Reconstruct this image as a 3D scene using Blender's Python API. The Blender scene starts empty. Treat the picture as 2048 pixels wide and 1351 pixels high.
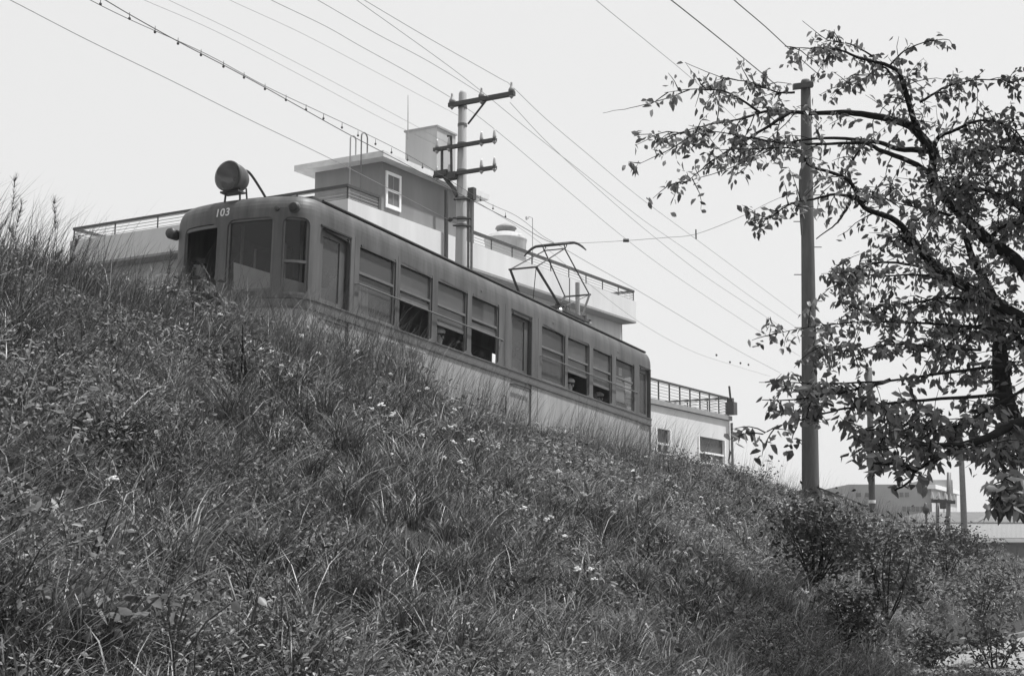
import bpy, bmesh, math, random
import numpy as np
from mathutils import Vector, Matrix
from mathutils.geometry import tessellate_polygon

SC = bpy.context.scene
COL = SC.collection
rnd = random.Random(7)
RNG = np.random.default_rng(11)

# ------------------------------------------------------------------ camera
F, CX, CY, HOR = 2844.0, 1024.0, 675.5, 1110.0
TH = math.atan((HOR - CY) / F)
cT, sT = math.cos(TH), math.sin(TH)
EYE = np.array([0.0, 0.0, 1.6])
cam = bpy.data.objects.new('camera', bpy.data.cameras.new('camera'))
COL.objects.link(cam)
cam.location = EYE
cam.rotation_euler = (math.radians(90) + TH, 0, 0)
cam.data.sensor_width = 36.0
cam.data.lens = 36.0 * F / 2048.0
cam.data.clip_end = 5000
cam.data.dof.use_dof = False
SC.camera = cam

# ------------------------------------------------------------------ world, sun, exposure
SUN_EL, SUN_AZ = math.radians(67), math.radians(80)      # azimuth from +Y towards +X
w = bpy.data.worlds.new("World"); SC.world = w; w.use_nodes = True
nt = w.node_tree; nt.nodes.clear()
sky = nt.nodes.new('ShaderNodeTexSky'); sky.sky_type = 'NISHITA'; sky.sun_disc = False
sky.sun_elevation = SUN_EL; sky.sun_rotation = SUN_AZ
sky.air_density = 1.0; sky.dust_density = 6.0; sky.ozone_density = 1.0
bw = nt.nodes.new('ShaderNodeRGBToBW')
mxs = nt.nodes.new('ShaderNodeMixRGB'); mxs.inputs[0].default_value = 0.82   # thin white overcast veil
mxs.inputs[2].default_value = (8.6, 8.6, 8.6, 1)
bg = nt.nodes.new('ShaderNodeBackground'); bg.inputs[1].default_value = 0.086
wo = nt.nodes.new('ShaderNodeOutputWorld')
nt.links.new(sky.outputs[0], bw.inputs[0]); nt.links.new(bw.outputs[0], mxs.inputs[1])
nt.links.new(mxs.outputs[0], bg.inputs[0]); nt.links.new(bg.outputs[0], wo.inputs[0])
sl = bpy.data.lights.new('sun', 'SUN'); sl.energy = 5.0; sl.angle = math.radians(1.5); sl.color = (1, 1, 1)
so = bpy.data.objects.new('sun', sl); COL.objects.link(so)
sd = Vector((math.sin(SUN_AZ) * math.cos(SUN_EL), math.cos(SUN_AZ) * math.cos(SUN_EL), math.sin(SUN_EL)))
so.rotation_euler = sd.to_track_quat('Z', 'Y').to_euler()
SC.view_settings.view_transform = 'Standard'; SC.view_settings.look = 'None'
SC.view_settings.gamma = 1; SC.view_settings.exposure = 0.35
SC.render.engine = 'CYCLES'
SC.cycles.max_bounces = 6; SC.cycles.transparent_max_bounces = 12

# ------------------------------------------------------------------ pixel geometry
def ray(u, v):
    a = (u - CX) / F; b = -(v - CY) / F
    return np.array([a, cT - b * sT, sT + b * cT])
def P(u, v, Y):
    r = ray(u, v); return EYE + r * (Y / r[1])
D = ray(2419, 1233); D /= np.linalg.norm(D)
YAW = math.atan2(D[0], D[1])
DH = np.array([math.sin(YAW), math.cos(YAW), 0]); N = np.array([-math.cos(YAW), math.sin(YAW), 0])
U = np.cross(D, N)
B = P(763, 666, 18.8)                     # belt line of the tram at a known place
def TL(x, y, z): return B + D * x + N * y + U * z
def on_plane(u, v, t0):                   # ray against the vertical plane parallel to the track
    r = ray(u, v); return EYE + r * ((t0 - EYE @ N) / (r @ N))
def on_any(u, v, q, nrm):
    r = ray(u, v); return EYE + r * (np.dot(np.array(q) - EYE, nrm) / np.dot(r, nrm))
def WC(p): return (p[0] * DH[0] + p[1] * DH[1], p[0] * N[0] + p[1] * N[1])

# ------------------------------------------------------------------ materials (all neutral greys: the place is seen on black and white film)
def mat(name, v, rough=0.7, amp=0.0, scale=8.0, bump=0.0, metal=0.0, spec=0.4, streak=False, attr=None, trans=0.0, detail=6):
    m = bpy.data.materials.new(name); m.use_nodes = True
    t = m.node_tree; t.nodes.clear()
    out = t.nodes.new('ShaderNodeOutputMaterial'); b = t.nodes.new('ShaderNodeBsdfPrincipled')
    b.inputs['Roughness'].default_value = rough; b.inputs['Metallic'].default_value = metal
    b.inputs['Specular IOR Level'].default_value = spec
    b.inputs['Base Color'].default_value = (v, v, v, 1)
    src = None
    if amp > 0 or bump > 0:
        tc = t.nodes.new('ShaderNodeTexCoord'); mp = t.nodes.new('ShaderNodeMapping')
        if streak: mp.inputs['Scale'].default_value = (1, 1, 0.15)
        nz = t.nodes.new('ShaderNodeTexNoise'); nz.inputs['Scale'].default_value = scale
        nz.inputs['Detail'].default_value = detail; nz.inputs['Roughness'].default_value = 0.65
        t.links.new(tc.outputs['Object'], mp.inputs[0]); t.links.new(mp.outputs[0], nz.inputs['Vector'])
        mr = t.nodes.new('ShaderNodeMapRange')
        mr.inputs[1].default_value = 0.3; mr.inputs[2].default_value = 0.7
        mr.inputs[3].default_value = v * (1 - amp); mr.inputs[4].default_value = v * (1 + amp)
        t.links.new(nz.outputs[0], mr.inputs[0]); src = mr.outputs[0]
        t.links.new(src, b.inputs['Base Color'])
        if bump > 0:
            bn = t.nodes.new('ShaderNodeBump'); bn.inputs['Strength'].default_value = bump; bn.inputs['Distance'].default_value = 0.02
            t.links.new(nz.outputs[0], bn.inputs['Height']); t.links.new(bn.outputs[0], b.inputs['Normal'])
    if attr:
        at = t.nodes.new('ShaderNodeAttribute'); at.attribute_name = attr
        src = at.outputs['Fac']; t.links.new(src, b.inputs['Base Color'])
    if trans > 0:
        tr = t.nodes.new('ShaderNodeBsdfTranslucent'); mx = t.nodes.new('ShaderNodeMixShader')
        mx.inputs[0].default_value = trans
        if src is not None: t.links.new(src, tr.inputs[0])
        else: tr.inputs[0].default_value = (v, v, v, 1)
        t.links.new(b.outputs[0], mx.inputs[1]); t.links.new(tr.outputs[0], mx.inputs[2]); t.links.new(mx.outputs[0], out.inputs[0])
    else:
        t.links.new(b.outputs[0], out.inputs[0])
    return m
def glass_mat(name, tcol, grey_share, gl):
    m = bpy.data.materials.new(name); m.use_nodes = True; t = m.node_tree; t.nodes.clear()
    out = t.nodes.new('ShaderNodeOutputMaterial')
    tr = t.nodes.new('ShaderNodeBsdfTransparent'); tr.inputs[0].default_value = (tcol, tcol, tcol, 1)
    df = t.nodes.new('ShaderNodeBsdfDiffuse')
    tc = t.nodes.new('ShaderNodeTexCoord'); nz = t.nodes.new('ShaderNodeTexNoise'); nz.inputs['Scale'].default_value = .9; nz.inputs['Detail'].default_value = 2
    mr = t.nodes.new('ShaderNodeMapRange'); mr.inputs[1].default_value = .3; mr.inputs[2].default_value = .7
    mr.inputs[3].default_value = grey_share * .8; mr.inputs[4].default_value = grey_share * 1.2
    t.links.new(tc.outputs['Object'], nz.inputs['Vector']); t.links.new(nz.outputs[0], mr.inputs[0])
    df.inputs[0].default_value = (.2, .2, .2, 1)  # diffuse grey mixed into the transparent pane, varied by soft noise
    gs = t.nodes.new('ShaderNodeBsdfGlossy'); gs.inputs['Roughness'].default_value = 0.03
    fr = t.nodes.new('ShaderNodeLayerWeight'); fr.inputs[0].default_value = gl
    pw = t.nodes.new('ShaderNodeMath'); pw.operation = 'MULTIPLY_ADD'; pw.inputs[1].default_value = gl; pw.inputs[2].default_value = .03
    t.links.new(fr.outputs['Facing'], pw.inputs[0])
    m1 = t.nodes.new('ShaderNodeMixShader'); m2 = t.nodes.new('ShaderNodeMixShader')
    t.links.new(mr.outputs[0], m1.inputs[0]); t.links.new(tr.outputs[0], m1.inputs[1]); t.links.new(df.outputs[0], m1.inputs[2])
    t.links.new(pw.outputs[0], m2.inputs[0]); t.links.new(m1.outputs[0], m2.inputs[1]); t.links.new(gs.outputs[0], m2.inputs[2])
    t.links.new(m2.outputs[0], out.inputs[0]); return m

M = dict(
    tram_dark=mat('tram_dark_paint', .085, .5, .42, 4.5, spec=.25, streak=True),
    tram_light=mat('tram_light_paint', .285, .55, .22, 4.5, spec=.3, streak=True),
    tram_roof=mat('tram_roof_canvas', .15, .8, .2, 6),
    belt=mat('tram_belt', .085, .45, .2, 9, spec=.5),
    groove=mat('flat_black', .02, .7),
    dark_metal=mat('dark_metal', .035, .5, .3, 12, spec=.5),
    mid_metal=mat('mid_metal', .12, .5, .25, 10, spec=.5),
    pipe_grey=mat('galvanised_pipe', .28, .5, .15, 10),
    sash=mat('window_sash', .11, .5, .15, 6),
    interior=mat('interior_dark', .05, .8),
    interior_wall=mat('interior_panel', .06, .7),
    chrome=mat('reflector', .3, .08, metal=1.0),
    glass=glass_mat('greyed_glass', .5, .30, .12),
    glass_clear=glass_mat('clear_glass', .65, .05, .10),
    glass_house=glass_mat('house_glass', .35, .3, .15),
    cream=mat('number_paint', .55, .5),
    white=mat('white_paint', .8, .5, .05, 3),
    wall_white=mat('white_render', .58, .8, .10, .9, .1, streak=True),
    wall_light=mat('pale_render', .55, .8, .14, 1.2, .05, streak=True),
    pent=mat('grey_render', .19, .85, .12, 1.5, .08, streak=True),
    slab=mat('slab_concrete', .60, .85, .14, 1.5, .1),
    coping=mat('grey_coping', .25, .8, .12, 3),
    rail=mat('dark_rail', .04, .6, .2, 5),
    wirerail=mat('fence_wire', .25, .6),
    concrete=mat('pole_concrete', .36, .85, .14, 5, .15, streak=True),
    timber=mat('pole_timber', .085, .85, .3, 7, .5, streak=True),
    ceramic=mat('ceramic', .42, .25, spec=.6),
    wire=mat('overhead_wire', .10, .5),
    wire_pale=mat('overhead_wire_pale', .30, .5),
    bark=mat('bark', .018, .95, .4, 14, .8, spec=.08),
    leaf=mat('tree_leaf', .075, .45, attr='tone', spec=.4, trans=.4),
    grass=mat('grass_blade', .08, .48, attr='tone', spec=.35, trans=.14),
    straw=mat('dry_stem', .09, .7),
    petal=mat('white_petal', .85, .6, trans=.3),
    soil=mat('soil', .018, .95, .4, 6, .6),
    gravel=mat('gravel', .22, .95, .4, 40, .8),
    path=mat('path_concrete', .20, .95, .35, 14, .6),
    steel=mat('rail_steel', .15, .4, .3, 8, metal=.4),
    roof_tile=mat('roof_tile', .10, .8, .2, 2, .2),
    shed_wall=mat('shed_wall', .13, .85, .2, 1.5),
    far_wall=mat('far_wall', .32, .9, .08, .5),
    far_dark=mat('far_dark', .13, .8, .1, 1),
    skin=mat('skin', .4, .55), hair=mat('hair', .02, .6), cloth=mat('cloth_white', .62, .8), cloth_d=mat('cloth_dark', .06, .8),
    tower=mat('tower_render', .36, .85, .12, 1.2, .05, streak=True), lamp_paint=mat('lamp_housing', .05, .45, .2, 6), slab_dim=mat('blind_cloth', .30, .9, .15, 3), curtain=mat('curtain', .45, .9), poster=mat('poster', .85, .8), blind=mat('blind', .05, .9),
)
def wavy(name, v, scale, axis):            # corrugated roofing sheet
    m = mat(name, v, .75); t = m.node_tree; b = [x for x in t.nodes if x.type == 'BSDF_PRINCIPLED'][0]
    tc = t.nodes.new('ShaderNodeTexCoord'); wv = t.nodes.new('ShaderNodeTexWave'); wv.bands_direction = axis
    wv.inputs['Scale'].default_value = scale; wv.inputs['Distortion'].default_value = 1.0; wv.inputs['Detail'].default_value = 2
    bn = t.nodes.new('ShaderNodeBump'); bn.inputs['Strength'].default_value = 1; bn.inputs['Distance'].default_value = .08
    t.links.new(tc.outputs['Object'], wv.inputs[0]); t.links.new(wv.outputs[1], bn.inputs['Height']); t.links.new(bn.outputs[0], b.inputs['Normal'])
    return m

# ------------------------------------------------------------------ mesh helpers
ROOTINV = {}
def tag(o, label=None, cat=None, group=None, kind=None):
    if label: o['label'] = label
    if cat: o['category'] = cat
    if group: o['group'] = group
    if kind: o['kind'] = kind
    return o
def thing(name, label, cat, loc, group=None, R=None):
    o = bpy.data.objects.new(name, None); COL.objects.link(o); o.empty_display_size = .2
    Mx = Matrix.Translation(Vector([float(q) for q in loc]))
    if R is not None: Mx = Mx @ R.to_4x4()
    o.matrix_world = Mx; ROOTINV[o.name] = np.array(Mx.inverted())
    return tag(o, label, cat, group)
def rinv(o):
    while o.parent is not None: o = o.parent
    return ROOTINV.get(o.name, np.eye(4))
class MB:
    def __init__(s): s.v = []; s.f = []; s.mi = []; s.cur = 0
    def add(s, vs, fs):
        o = len(s.v); s.v += [tuple(float(c) for c in p) for p in vs]
        for f in fs: s.f.append(tuple(i + o for i in f)); s.mi.append(s.cur)
        return s
    def box(s, c, ax, h):                 # centre, three axes, half sizes
        c = np.array(c, float); a = [np.array(ax[i], float) * h[i] for i in range(3)]
        vs = [c + sx * a[0] + sy * a[1] + sz * a[2] for sx in (-1, 1) for sy in (-1, 1) for sz in (-1, 1)]
        return s.add(vs, [(0, 1, 3, 2), (4, 6, 7, 5), (0, 4, 5, 1), (2, 3, 7, 6), (0, 2, 6, 4), (1, 5, 7, 3)])
    def quad(s, a, b, c, d): return s.add([a, b, c, d], [(0, 1, 2, 3)])
    def tube(s, pts, r, n=6, cap=True):
        pts = [np.array(p, float) for p in pts]; k = len(pts)
        rs = r if hasattr(r, '__len__') else [r] * k
        vs = []; ref = None
        for i in range(k):
            t = pts[min(i + 1, k - 1)] - pts[max(i - 1, 0)]; L = np.linalg.norm(t); t = t / L if L > 0 else np.array([0, 0, 1.])
            if ref is None: ref = np.array([0, 0, 1.]) if abs(t[2]) < .9 else np.array([1., 0, 0])
            a = np.cross(ref, t); a /= np.linalg.norm(a) + 1e-9; b = np.cross(t, a); ref = b
            for j in range(n):
                q = 2 * math.pi * j / n; vs.append(pts[i] + rs[i] * (math.cos(q) * a + math.sin(q) * b))
        fs = [(i * n + j, i * n + (j + 1) % n, (i + 1) * n + (j + 1) % n, (i + 1) * n + j) for i in range(k - 1) for j in range(n)]
        if cap: fs += [tuple(range(n - 1, -1, -1)), tuple((k - 1) * n + j for j in range(n))]
        return s.add(vs, fs)
    def lathe(s, o, axis, prof, n=20, cap=True):    # prof: (distance along the axis, radius)
        o = np.array(o, float); ax = np.array(axis, float); ax /= np.linalg.norm(ax)
        return s.tube([o + ax * (p[0] + 1e-5 * i) for i, p in enumerate(prof)], [max(p[1], 1e-4) for p in prof], n, cap)
    def build(s, name, m, parent=None, smooth=False, world=True):
        if not s.v: return None
        me = bpy.data.meshes.new(name)
        vs = np.array(s.v)
        if parent is not None and world:
            I = rinv(parent); vs = vs @ I[:3, :3].T + I[:3, 3]
        me.from_pydata(vs.tolist(), [], s.f)
        for mm in (m if isinstance(m, (list, tuple)) else [m]): me.materials.append(M[mm] if isinstance(mm, str) else mm)
        me.polygons.foreach_set('material_index', s.mi)
        if smooth: me.polygons.foreach_set('use_smooth', [True] * len(me.polygons))
        me.update()
        o = bpy.data.objects.new(name, me); COL.objects.link(o)
        if parent is not None: o.parent = parent
        return o
def np_mesh(name, V, Fq, m, parent=None, tone=None, smooth=False):   # faces as an (n,k) array, or a list of such arrays
    me = bpy.data.meshes.new(name)
    if parent is not None:
        I = rinv(parent); V = V @ I[:3, :3].T + I[:3, 3]
    Fl = Fq if isinstance(Fq, list) else [Fq]
    loops = np.concatenate([f.ravel() for f in Fl]); tot = np.concatenate([np.full(len(f), f.shape[1]) for f in Fl])
    st = np.concatenate([[0], np.cumsum(tot)[:-1]])
    me.vertices.add(len(V)); me.vertices.foreach_set('co', V.astype(np.float32).ravel())
    me.loops.add(len(loops)); me.loops.foreach_set('vertex_index', loops.astype(np.int32))
    me.polygons.add(len(tot)); me.polygons.foreach_set('loop_start', st.astype(np.int32)); me.polygons.foreach_set('loop_total', tot.astype(np.int32))
    if smooth: me.polygons.foreach_set('use_smooth', np.ones(len(tot), bool))
    if tone is not None:
        a = me.attributes.new('tone', 'FLOAT', 'POINT'); a.data.foreach_set('value', tone.astype(np.float32))
    me.materials.append(M[m] if isinstance(m, str) else m)
    me.update(calc_edges=True)
    o = bpy.data.objects.new(name, me); COL.objects.link(o)
    if parent is not None: o.parent = parent
    return o
def catmull(pts, k=6):
    pts = [np.array(p, float) for p in pts]
    if len(pts) < 3: return pts
    q = [2 * pts[0] - pts[1]] + pts + [2 * pts[-1] - pts[-2]]; out = []
    for i in range(1, len(q) - 2):
        for j in range(k):
            t = j / k
            out.append(.5 * (2 * q[i] + (q[i + 1] - q[i - 1]) * t + (2 * q[i - 1] - 5 * q[i] + 4 * q[i + 1] - q[i + 2]) * t * t + (3 * q[i] - q[i - 1] - 3 * q[i + 1] + q[i + 2]) * t ** 3))
    return out + [pts[-1]]
_tab = RNG.random((256, 256))
def noise(x, y, sc):
    x = np.asarray(x) / sc + 1000; y = np.asarray(y) / sc + 1000
    xi = np.floor(x).astype(int); yi = np.floor(y).astype(int); fx = x - xi; fy = y - yi
    fx = fx * fx * (3 - 2 * fx); fy = fy * fy * (3 - 2 * fy)
    g = lambda i, j: _tab[(xi + i) % 256, (yi + j) % 256]
    return (g(0, 0) * (1 - fx) + g(1, 0) * fx) * (1 - fy) + (g(0, 1) * (1 - fx) + g(1, 1) * fx) * fy
EZ = np.array([0, 0, 1.0])

# ------------------------------------------------------------------ terrain
SB = WC(B)[0]
def rail_z(s):
    s = np.asarray(s, float)
    return B[2] - 1.65 - .0378 * (np.clip(s, -30, 75) - SB)
TC = 6.5
def terrain(s, t):
    s = np.asarray(s, float); t = np.asarray(t, float)
    zr = rail_z(s); zc = zr + .10 + .12 * (noise(s, t, 3.1) - .5)
    q_ = np.clip((s - 10.4) / 1.6, 0, 1) * np.clip((20.5 - s) / 3.0, 0, 1); zc = zc - .24 * q_ * q_ * (3 - 2 * q_)
    low = .50 - .02 * (np.clip(s, -10, 80) - 15)
    slope = zc - .55 * (TC - t) + .16 * (noise(s + 40, t, 1.7) - .5) + .3 * (noise(s, t + 9, 4.5) - .5) * np.clip((TC - t) / 1.5, 0, 1)
    a = np.clip((TC + .5 - t) / 1.0, 0, 1); a = a * a * (3 - 2 * a)
    z = np.where(t > TC + .5, zc, zc * (1 - a) + np.minimum(slope, zc) * a)
    z = np.where(t > 7.5, zc + (zr - .12 - zc) * np.clip((t - 7.5) / 1.2, 0, 1), z)
    z = np.where(t < TC - .3, np.maximum(z, low), z)
    k = np.clip((s - 10.5) / 1.0, 0, 1) * np.clip((2.95 - t) / .25, 0, 1)
    z = z * (1 - k) + (low - .04) * k
    return z
def gxy(s, t): return s * DH[0] + t * N[0], s * DH[1] + t * N[1]
def gpt(s, t, dz=0.0):
    x, y = gxy(s, t); return np.array([x, y, float(terrain(s, t)) + dz])
def ground_px(u, v, dmax=80):            # where the ray through a pixel meets the bank
    r = ray(u, v); d = 2.0
    while d < dmax:
        p = EYE + r * (d / r[1]); s, t = WC(p)
        if p[2] <= float(terrain(s, t)): break
        d += .05
    s, t = WC(p); return np.array([p[0], p[1], float(terrain(s, t))]), d

sg = np.concatenate([-np.geomspace(90, 12, 8), np.arange(-10, 60, .4), np.geomspace(60, 200, 12)])
tg = np.concatenate([-np.geomspace(100, 6, 10), np.arange(-5, 16, .25), np.geomspace(16.2, 110, 14)])
SG, TG = np.meshgrid(sg, tg, indexing='ij'); Z = terrain(SG, TG); X, Y = gxy(SG, TG)
ns, ntt = SG.shape; idx = np.arange(ns * ntt).reshape(ns, ntt)
Fg = np.stack([idx[:-1, :-1].ravel(), idx[1:, :-1].ravel(), idx[1:, 1:].ravel(), idx[:-1, 1:].ravel()], 1)
tag(np_mesh('ground', np.stack([X.ravel(), Y.ravel(), Z.ravel()], 1), Fg, 'soil', smooth=True), kind='structure')

# track bed, sleepers and rails behind the crest
def ribbon(name, s0, s1, ds, t0, t1, lift, m, fn=terrain):
    ss = np.arange(s0, s1 + .01, ds); tt = np.linspace(t0, t1, 5)
    S_, T_ = np.meshgrid(ss, tt, indexing='ij'); Zr = fn(S_, T_) + lift; x, y = gxy(S_, T_); i = np.arange(S_.size).reshape(S_.shape)
    Fr = np.stack([i[:-1, :-1].ravel(), i[1:, :-1].ravel(), i[1:, 1:].ravel(), i[:-1, 1:].ravel()], 1)
    return tag(np_mesh(name, np.stack([x.ravel(), y.ravel(), Zr.ravel()], 1), Fr, m), kind='structure')
flat = lambda s, t: rail_z(s) + 0 * t
ribbon('track_ballast', -8, 60, 2, 9.0, 12.6, -.08, 'gravel', flat)
for tt in (10.25, 11.32):
    mb = MB()
    for sa in range(-8, 58, 2):
        a = np.array([*gxy(sa, tt), float(rail_z(sa)) + .0]); b = np.array([*gxy(sa + 2, tt), float(rail_z(sa + 2)) + .0])
        mb.box((a + b) / 2, (D, N, U), (1.0, .035, .06))
    o = mb.build('rail_track', 'steel'); o.name = 'rail'; tag(o, kind='structure')

# path and concrete channel at the toe of the bank, lower right
lowz = lambda s, t: .50 - .02 * (s - 15) + 0 * t
ribbon('path', 11.5, 48, 1.5, -3.0, 2.62, .03, 'path', lowz)
ch = thing('drain_channel', 'concrete drain channel with two dark raised edges along the foot of the bank', 'drain', (*gxy(16, 1.7), .42))
for (ta, s0, s1, hh) in ((2.74, 13.2, 44, .05), (2.18, 14.0, 17.2, .04)):
    mb = MB(); s = s0
    while s < s1:
        e = min(s + 1.9, s1); a = np.array([*gxy(s, ta), lowz(s, 0) + hh / 2]); b = np.array([*gxy(e, ta), lowz(e, 0) + hh / 2])
        dd = (b - a); L = np.linalg.norm(dd); mb.box((a + b) / 2, (dd / L, N, EZ), (L / 2 - .01, .05, hh)); s += 1.9
    mb.build('channel_edge', 'shed_wall', ch)

# ------------------------------------------------------------------ TRAM
Wd = 2.08
XF, XR = -1.60, 10.33
def plan():
    pts = []; p = 2.5
    n = 28
    for i in range(n + 1):                # rear, from the middle to the near corner
        th = math.pi / 2 * i / n; a = .27
        pts.append((XR + a * math.cos(th) ** (2 / p), Wd / 2 * (1 - math.sin(th) ** (2 / p))))
    for i in range(1, 30): pts.append((XR + (XF - XR) * i / 30, 0.0))
    for i in range(2 * n + 1):            # bowed front
        th = math.pi * i / (2 * n); a = .46
        c = math.cos(th); pts.append((XF - a * math.sin(th) ** (2 / p), Wd / 2 * (1 - math.copysign(abs(c) ** (2 / p), c))))
    for i in range(1, 30): pts.append((XF + (XR - XF) * i / 30, Wd))
    for i in range(n + 1):
        th = math.pi / 2 * (1 - i / n); a = .27
        pts.append((XR + a * math.cos(th) ** (2 / p), Wd / 2 * (1 + math.sin(th) ** (2 / p))))
    return np.array(pts)
PL = plan(); seg = np.linalg.norm(np.diff(PL, axis=0), axis=1); keep = np.concatenate([[True], seg > 1e-6]); PL = PL[keep]
ARC = np.concatenate([[0], np.cumsum(np.linalg.norm(np.diff(PL, axis=0), axis=1))])
iN = np.where(np.abs(PL[:, 1]) < 1e-9)[0][0]; ARC = ARC - (ARC[iN] + PL[iN, 0]) # so that u = -x on the near side
U0, U1 = ARC[0], ARC[-1]
def Q(u):
    return np.array([np.interp(u, ARC, PL[:, 0]), np.interp(u, ARC, PL[:, 1])])
def Qn(u):
    a = Q(u - .01); b = Q(u + .01); t = b - a; t /= np.linalg.norm(t) + 1e-9; return np.array([-t[1], t[0]])   # outward
iF = np.argmin(PL[:, 0]); UF = ARC[iF]
def tau(z):
    if z < 1.20: return 0.0
    k = (z - 1.20) / .24; return .10 * (1 - math.sqrt(max(0, 1 - min(k, 1) ** 2)))
def surf2(u, z, inset=0.0):
    q = Q(u); nn = Qn(u); q = q - nn * inset
    S = np.array([min(max(q[0], XF + 1.0), XR - .8), Wd / 2]); k = tau(z); q = q + (S - q) * k
    return q
def surf(u, z, inset=0.0):
    q = surf2(u, z, inset); return TL(q[0], q[1], z)
TB = np.array([D, N, U])
def px_front(u, v):                       # pixel -> (arc, height) on the bowed front
    o = TB @ (EYE - B); r = TB @ ray(u, v)
    best = None
    for i in range(len(PL) - 1):
        a = PL[i]; b = PL[i + 1]; d = b - a; den = r[0] * d[1] - r[1] * d[0]
        if abs(den) < 1e-12: continue
        k = ((a[0] - o[0]) * d[1] - (a[1] - o[1]) * d[0]) / den; m_ = ((a[0] - o[0]) * r[1] - (a[1] - o[1]) * r[0]) / den
        if k > 0 and -1e-6 <= m_ <= 1 + 1e-6 and (best is None or k < best[0]):
            best = (k, ARC[i] + m_ * (ARC[i + 1] - ARC[i]), o[2] + r[2] * k)
    return best[1], best[2]
def ufar(x): return np.interp(x, PL[PL[:, 1] > Wd - 1e-6][:, 0], ARC[PL[:, 1] > Wd - 1e-6])

Rt = Matrix((D.tolist(), N.tolist(), U.tolist())).transposed()
tram = thing('tram', 'two-tone single tram car numbered 103 running along the top of the grassy bank', 'tram', TL(4.4, Wd / 2, -1.65), R=Rt)

WIN = [(-.61, .33, .68), (.45, 1.37, .58), (1.53, 2.46, .42), (2.60, 3.53, .58), (5.15, 6.12, None), (6.24, 7.21, .46), (7.38, 8.30, .40), (8.50, 9.46, None)]
WIN[0] = (-.61, .33, None)
DOORS = [(-1.55, -.86), (3.97, 4.72), (9.74, 10.34)]
ZW0, ZW1 = .14, 1.09
FWpx = [(368, 432, 452, 568, True), (452, 545, 436, 582, False), (563, 618, 434, 588, False)]
FW = []
for (a, b, t_, bo, op) in FWpx:
    mid = (a + b) / 2
    ua = px_front(a, (t_ + bo) / 2)[0]; ub = px_front(b, (t_ + bo) / 2)[0]
    FW.append((min(ua, ub), max(ua, ub), px_front(mid, bo)[1], px_front(mid, t_)[1], op))
print('FW', FW, 'UF', UF)
def rrect(u0, u1, z0, z1, r, n=4, bottom=True):
    pts = []
    for (cx, cz, a0) in ((u1 - r, z1 - r, 0), (u0 + r, z1 - r, 90)):
        for i in range(n + 1): a = math.radians(a0 + 90 * i / n); pts.append((cx + r * math.cos(a), cz + r * math.sin(a)))
    if bottom:
        for (cx, cz, a0) in ((u0 + r, z0 + r, 180), (u1 - r, z0 + r, 270)):
            for i in range(n + 1): a = math.radians(a0 + 90 * i / n); pts.append((cx + r * math.cos(a), cz + r * math.sin(a)))
    else: pts += [(u0, z0), (u1, z0)]
    return pts
holes = []
for (a, b, _) in WIN: holes.append(rrect(-b, -a, ZW0, ZW1, .06)); holes.append(rrect(ufar(a), ufar(b), ZW0, ZW1, .06))
for (a, b) in DOORS: holes.append(rrect(-b, -a, -1.30, 1.09, .09, bottom=False))
for (a, b, z0, z1, op) in FW: holes.append(rrect(a, b, z0, z1, .09))
uR = U0 + .12
holes.append(rrect(U0 + .05, U0 + .75, .2, 1.05, .07))
ZB, ZT = -1.35, 1.44
outer = [(U0, ZB), (U1, ZB), (U1, ZT), (U0, ZT)]
polys = [[Vector((x, z, 0)) for x, z in outer]] + [[Vector((x, z, 0)) for x, z in h] for h in holes]
tris = tessellate_polygon(polys)
flatv = [p for pl in polys for p in pl]
bm = bmesh.new(); bv = [bm.verts.new(p) for p in flatv]
for t_ in tris:
    try: bm.faces.new([bv[i] for i in t_])
    except ValueError: pass
def bis(co, no): bmesh.ops.bisect_plane(bm, geom=bm.verts[:] + bm.edges[:] + bm.faces[:], dist=1e-6, plane_co=co, plane_no=no)
for z in (0.0, 1.20, 1.26, 1.31, 1.36, 1.40, 1.425): bis((0, z, 0), (0, 1, 0))
for i in range(len(PL)):
    x = PL[i][0]
    if (x < XF + .01 or x > XR - .01) and U0 + .001 < ARC[i] < U1 - .001: bis((ARC[i], 0, 0), (1, 0, 0))
I = rinv(tram)
for f in bm.faces: f.material_index = 1 if f.calc_center_median().y < 0 else 0
for v in bm.verts:
    p = surf(v.co.x, v.co.y); v.co = Vector((I[:3, :3] @ p + I[:3, 3]).tolist())
bmesh.ops.recalc_face_normals(bm, faces=bm.faces)
me = bpy.data.meshes.new('body'); bm.to_mesh(me); bm.free()
me.materials.append(M['tram_dark']); me.materials.append(M['tram_light'])
body = bpy.data.objects.new('body', me); COL.objects.link(body); body.parent = tram
for p_ in me.polygons: p_.use_smooth = False
# make sure the normals point outwards before the wall gets its thickness
cen = Vector((0, 0, 0)); cnt = 0
for p_ in me.polygons: cnt += 1 if (p_.center - Vector((0, 0, p_.center.z))).dot(p_.normal) > 0 else -1
if cnt < 0: me.flip_normals()
sm = body.modifiers.new('thick', 'SOLIDIFY'); sm.thickness = .045; sm.offset = -1

def sbox(mb, u0, u1, z0, z1, i0, i1, du=.12):      # a bar that follows the body's surface; i = inset (negative = proud)
    n = 1 if (-XR < u0 and u1 < -XF and u0 < 0) and False else max(1, int(math.ceil((u1 - u0) / du)))
    vs = []; fs = []
    for k in range(n + 1):
        u = u0 + (u1 - u0) * k / n
        vs += [surf(u, z0, i0), surf(u, z1, i0), surf(u, z1, i1), surf(u, z0, i1)]
    for k in range(n):
        a = 4 * k; b = a + 4
        for j in range(4): fs.append((a + j, b + j, b + (j + 1) % 4, a + (j + 1) % 4))
    fs += [(0, 1, 2, 3), (4 * n + 3, 4 * n + 2, 4 * n + 1, 4 * n)]
    mb.add(vs, fs); return mb
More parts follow.
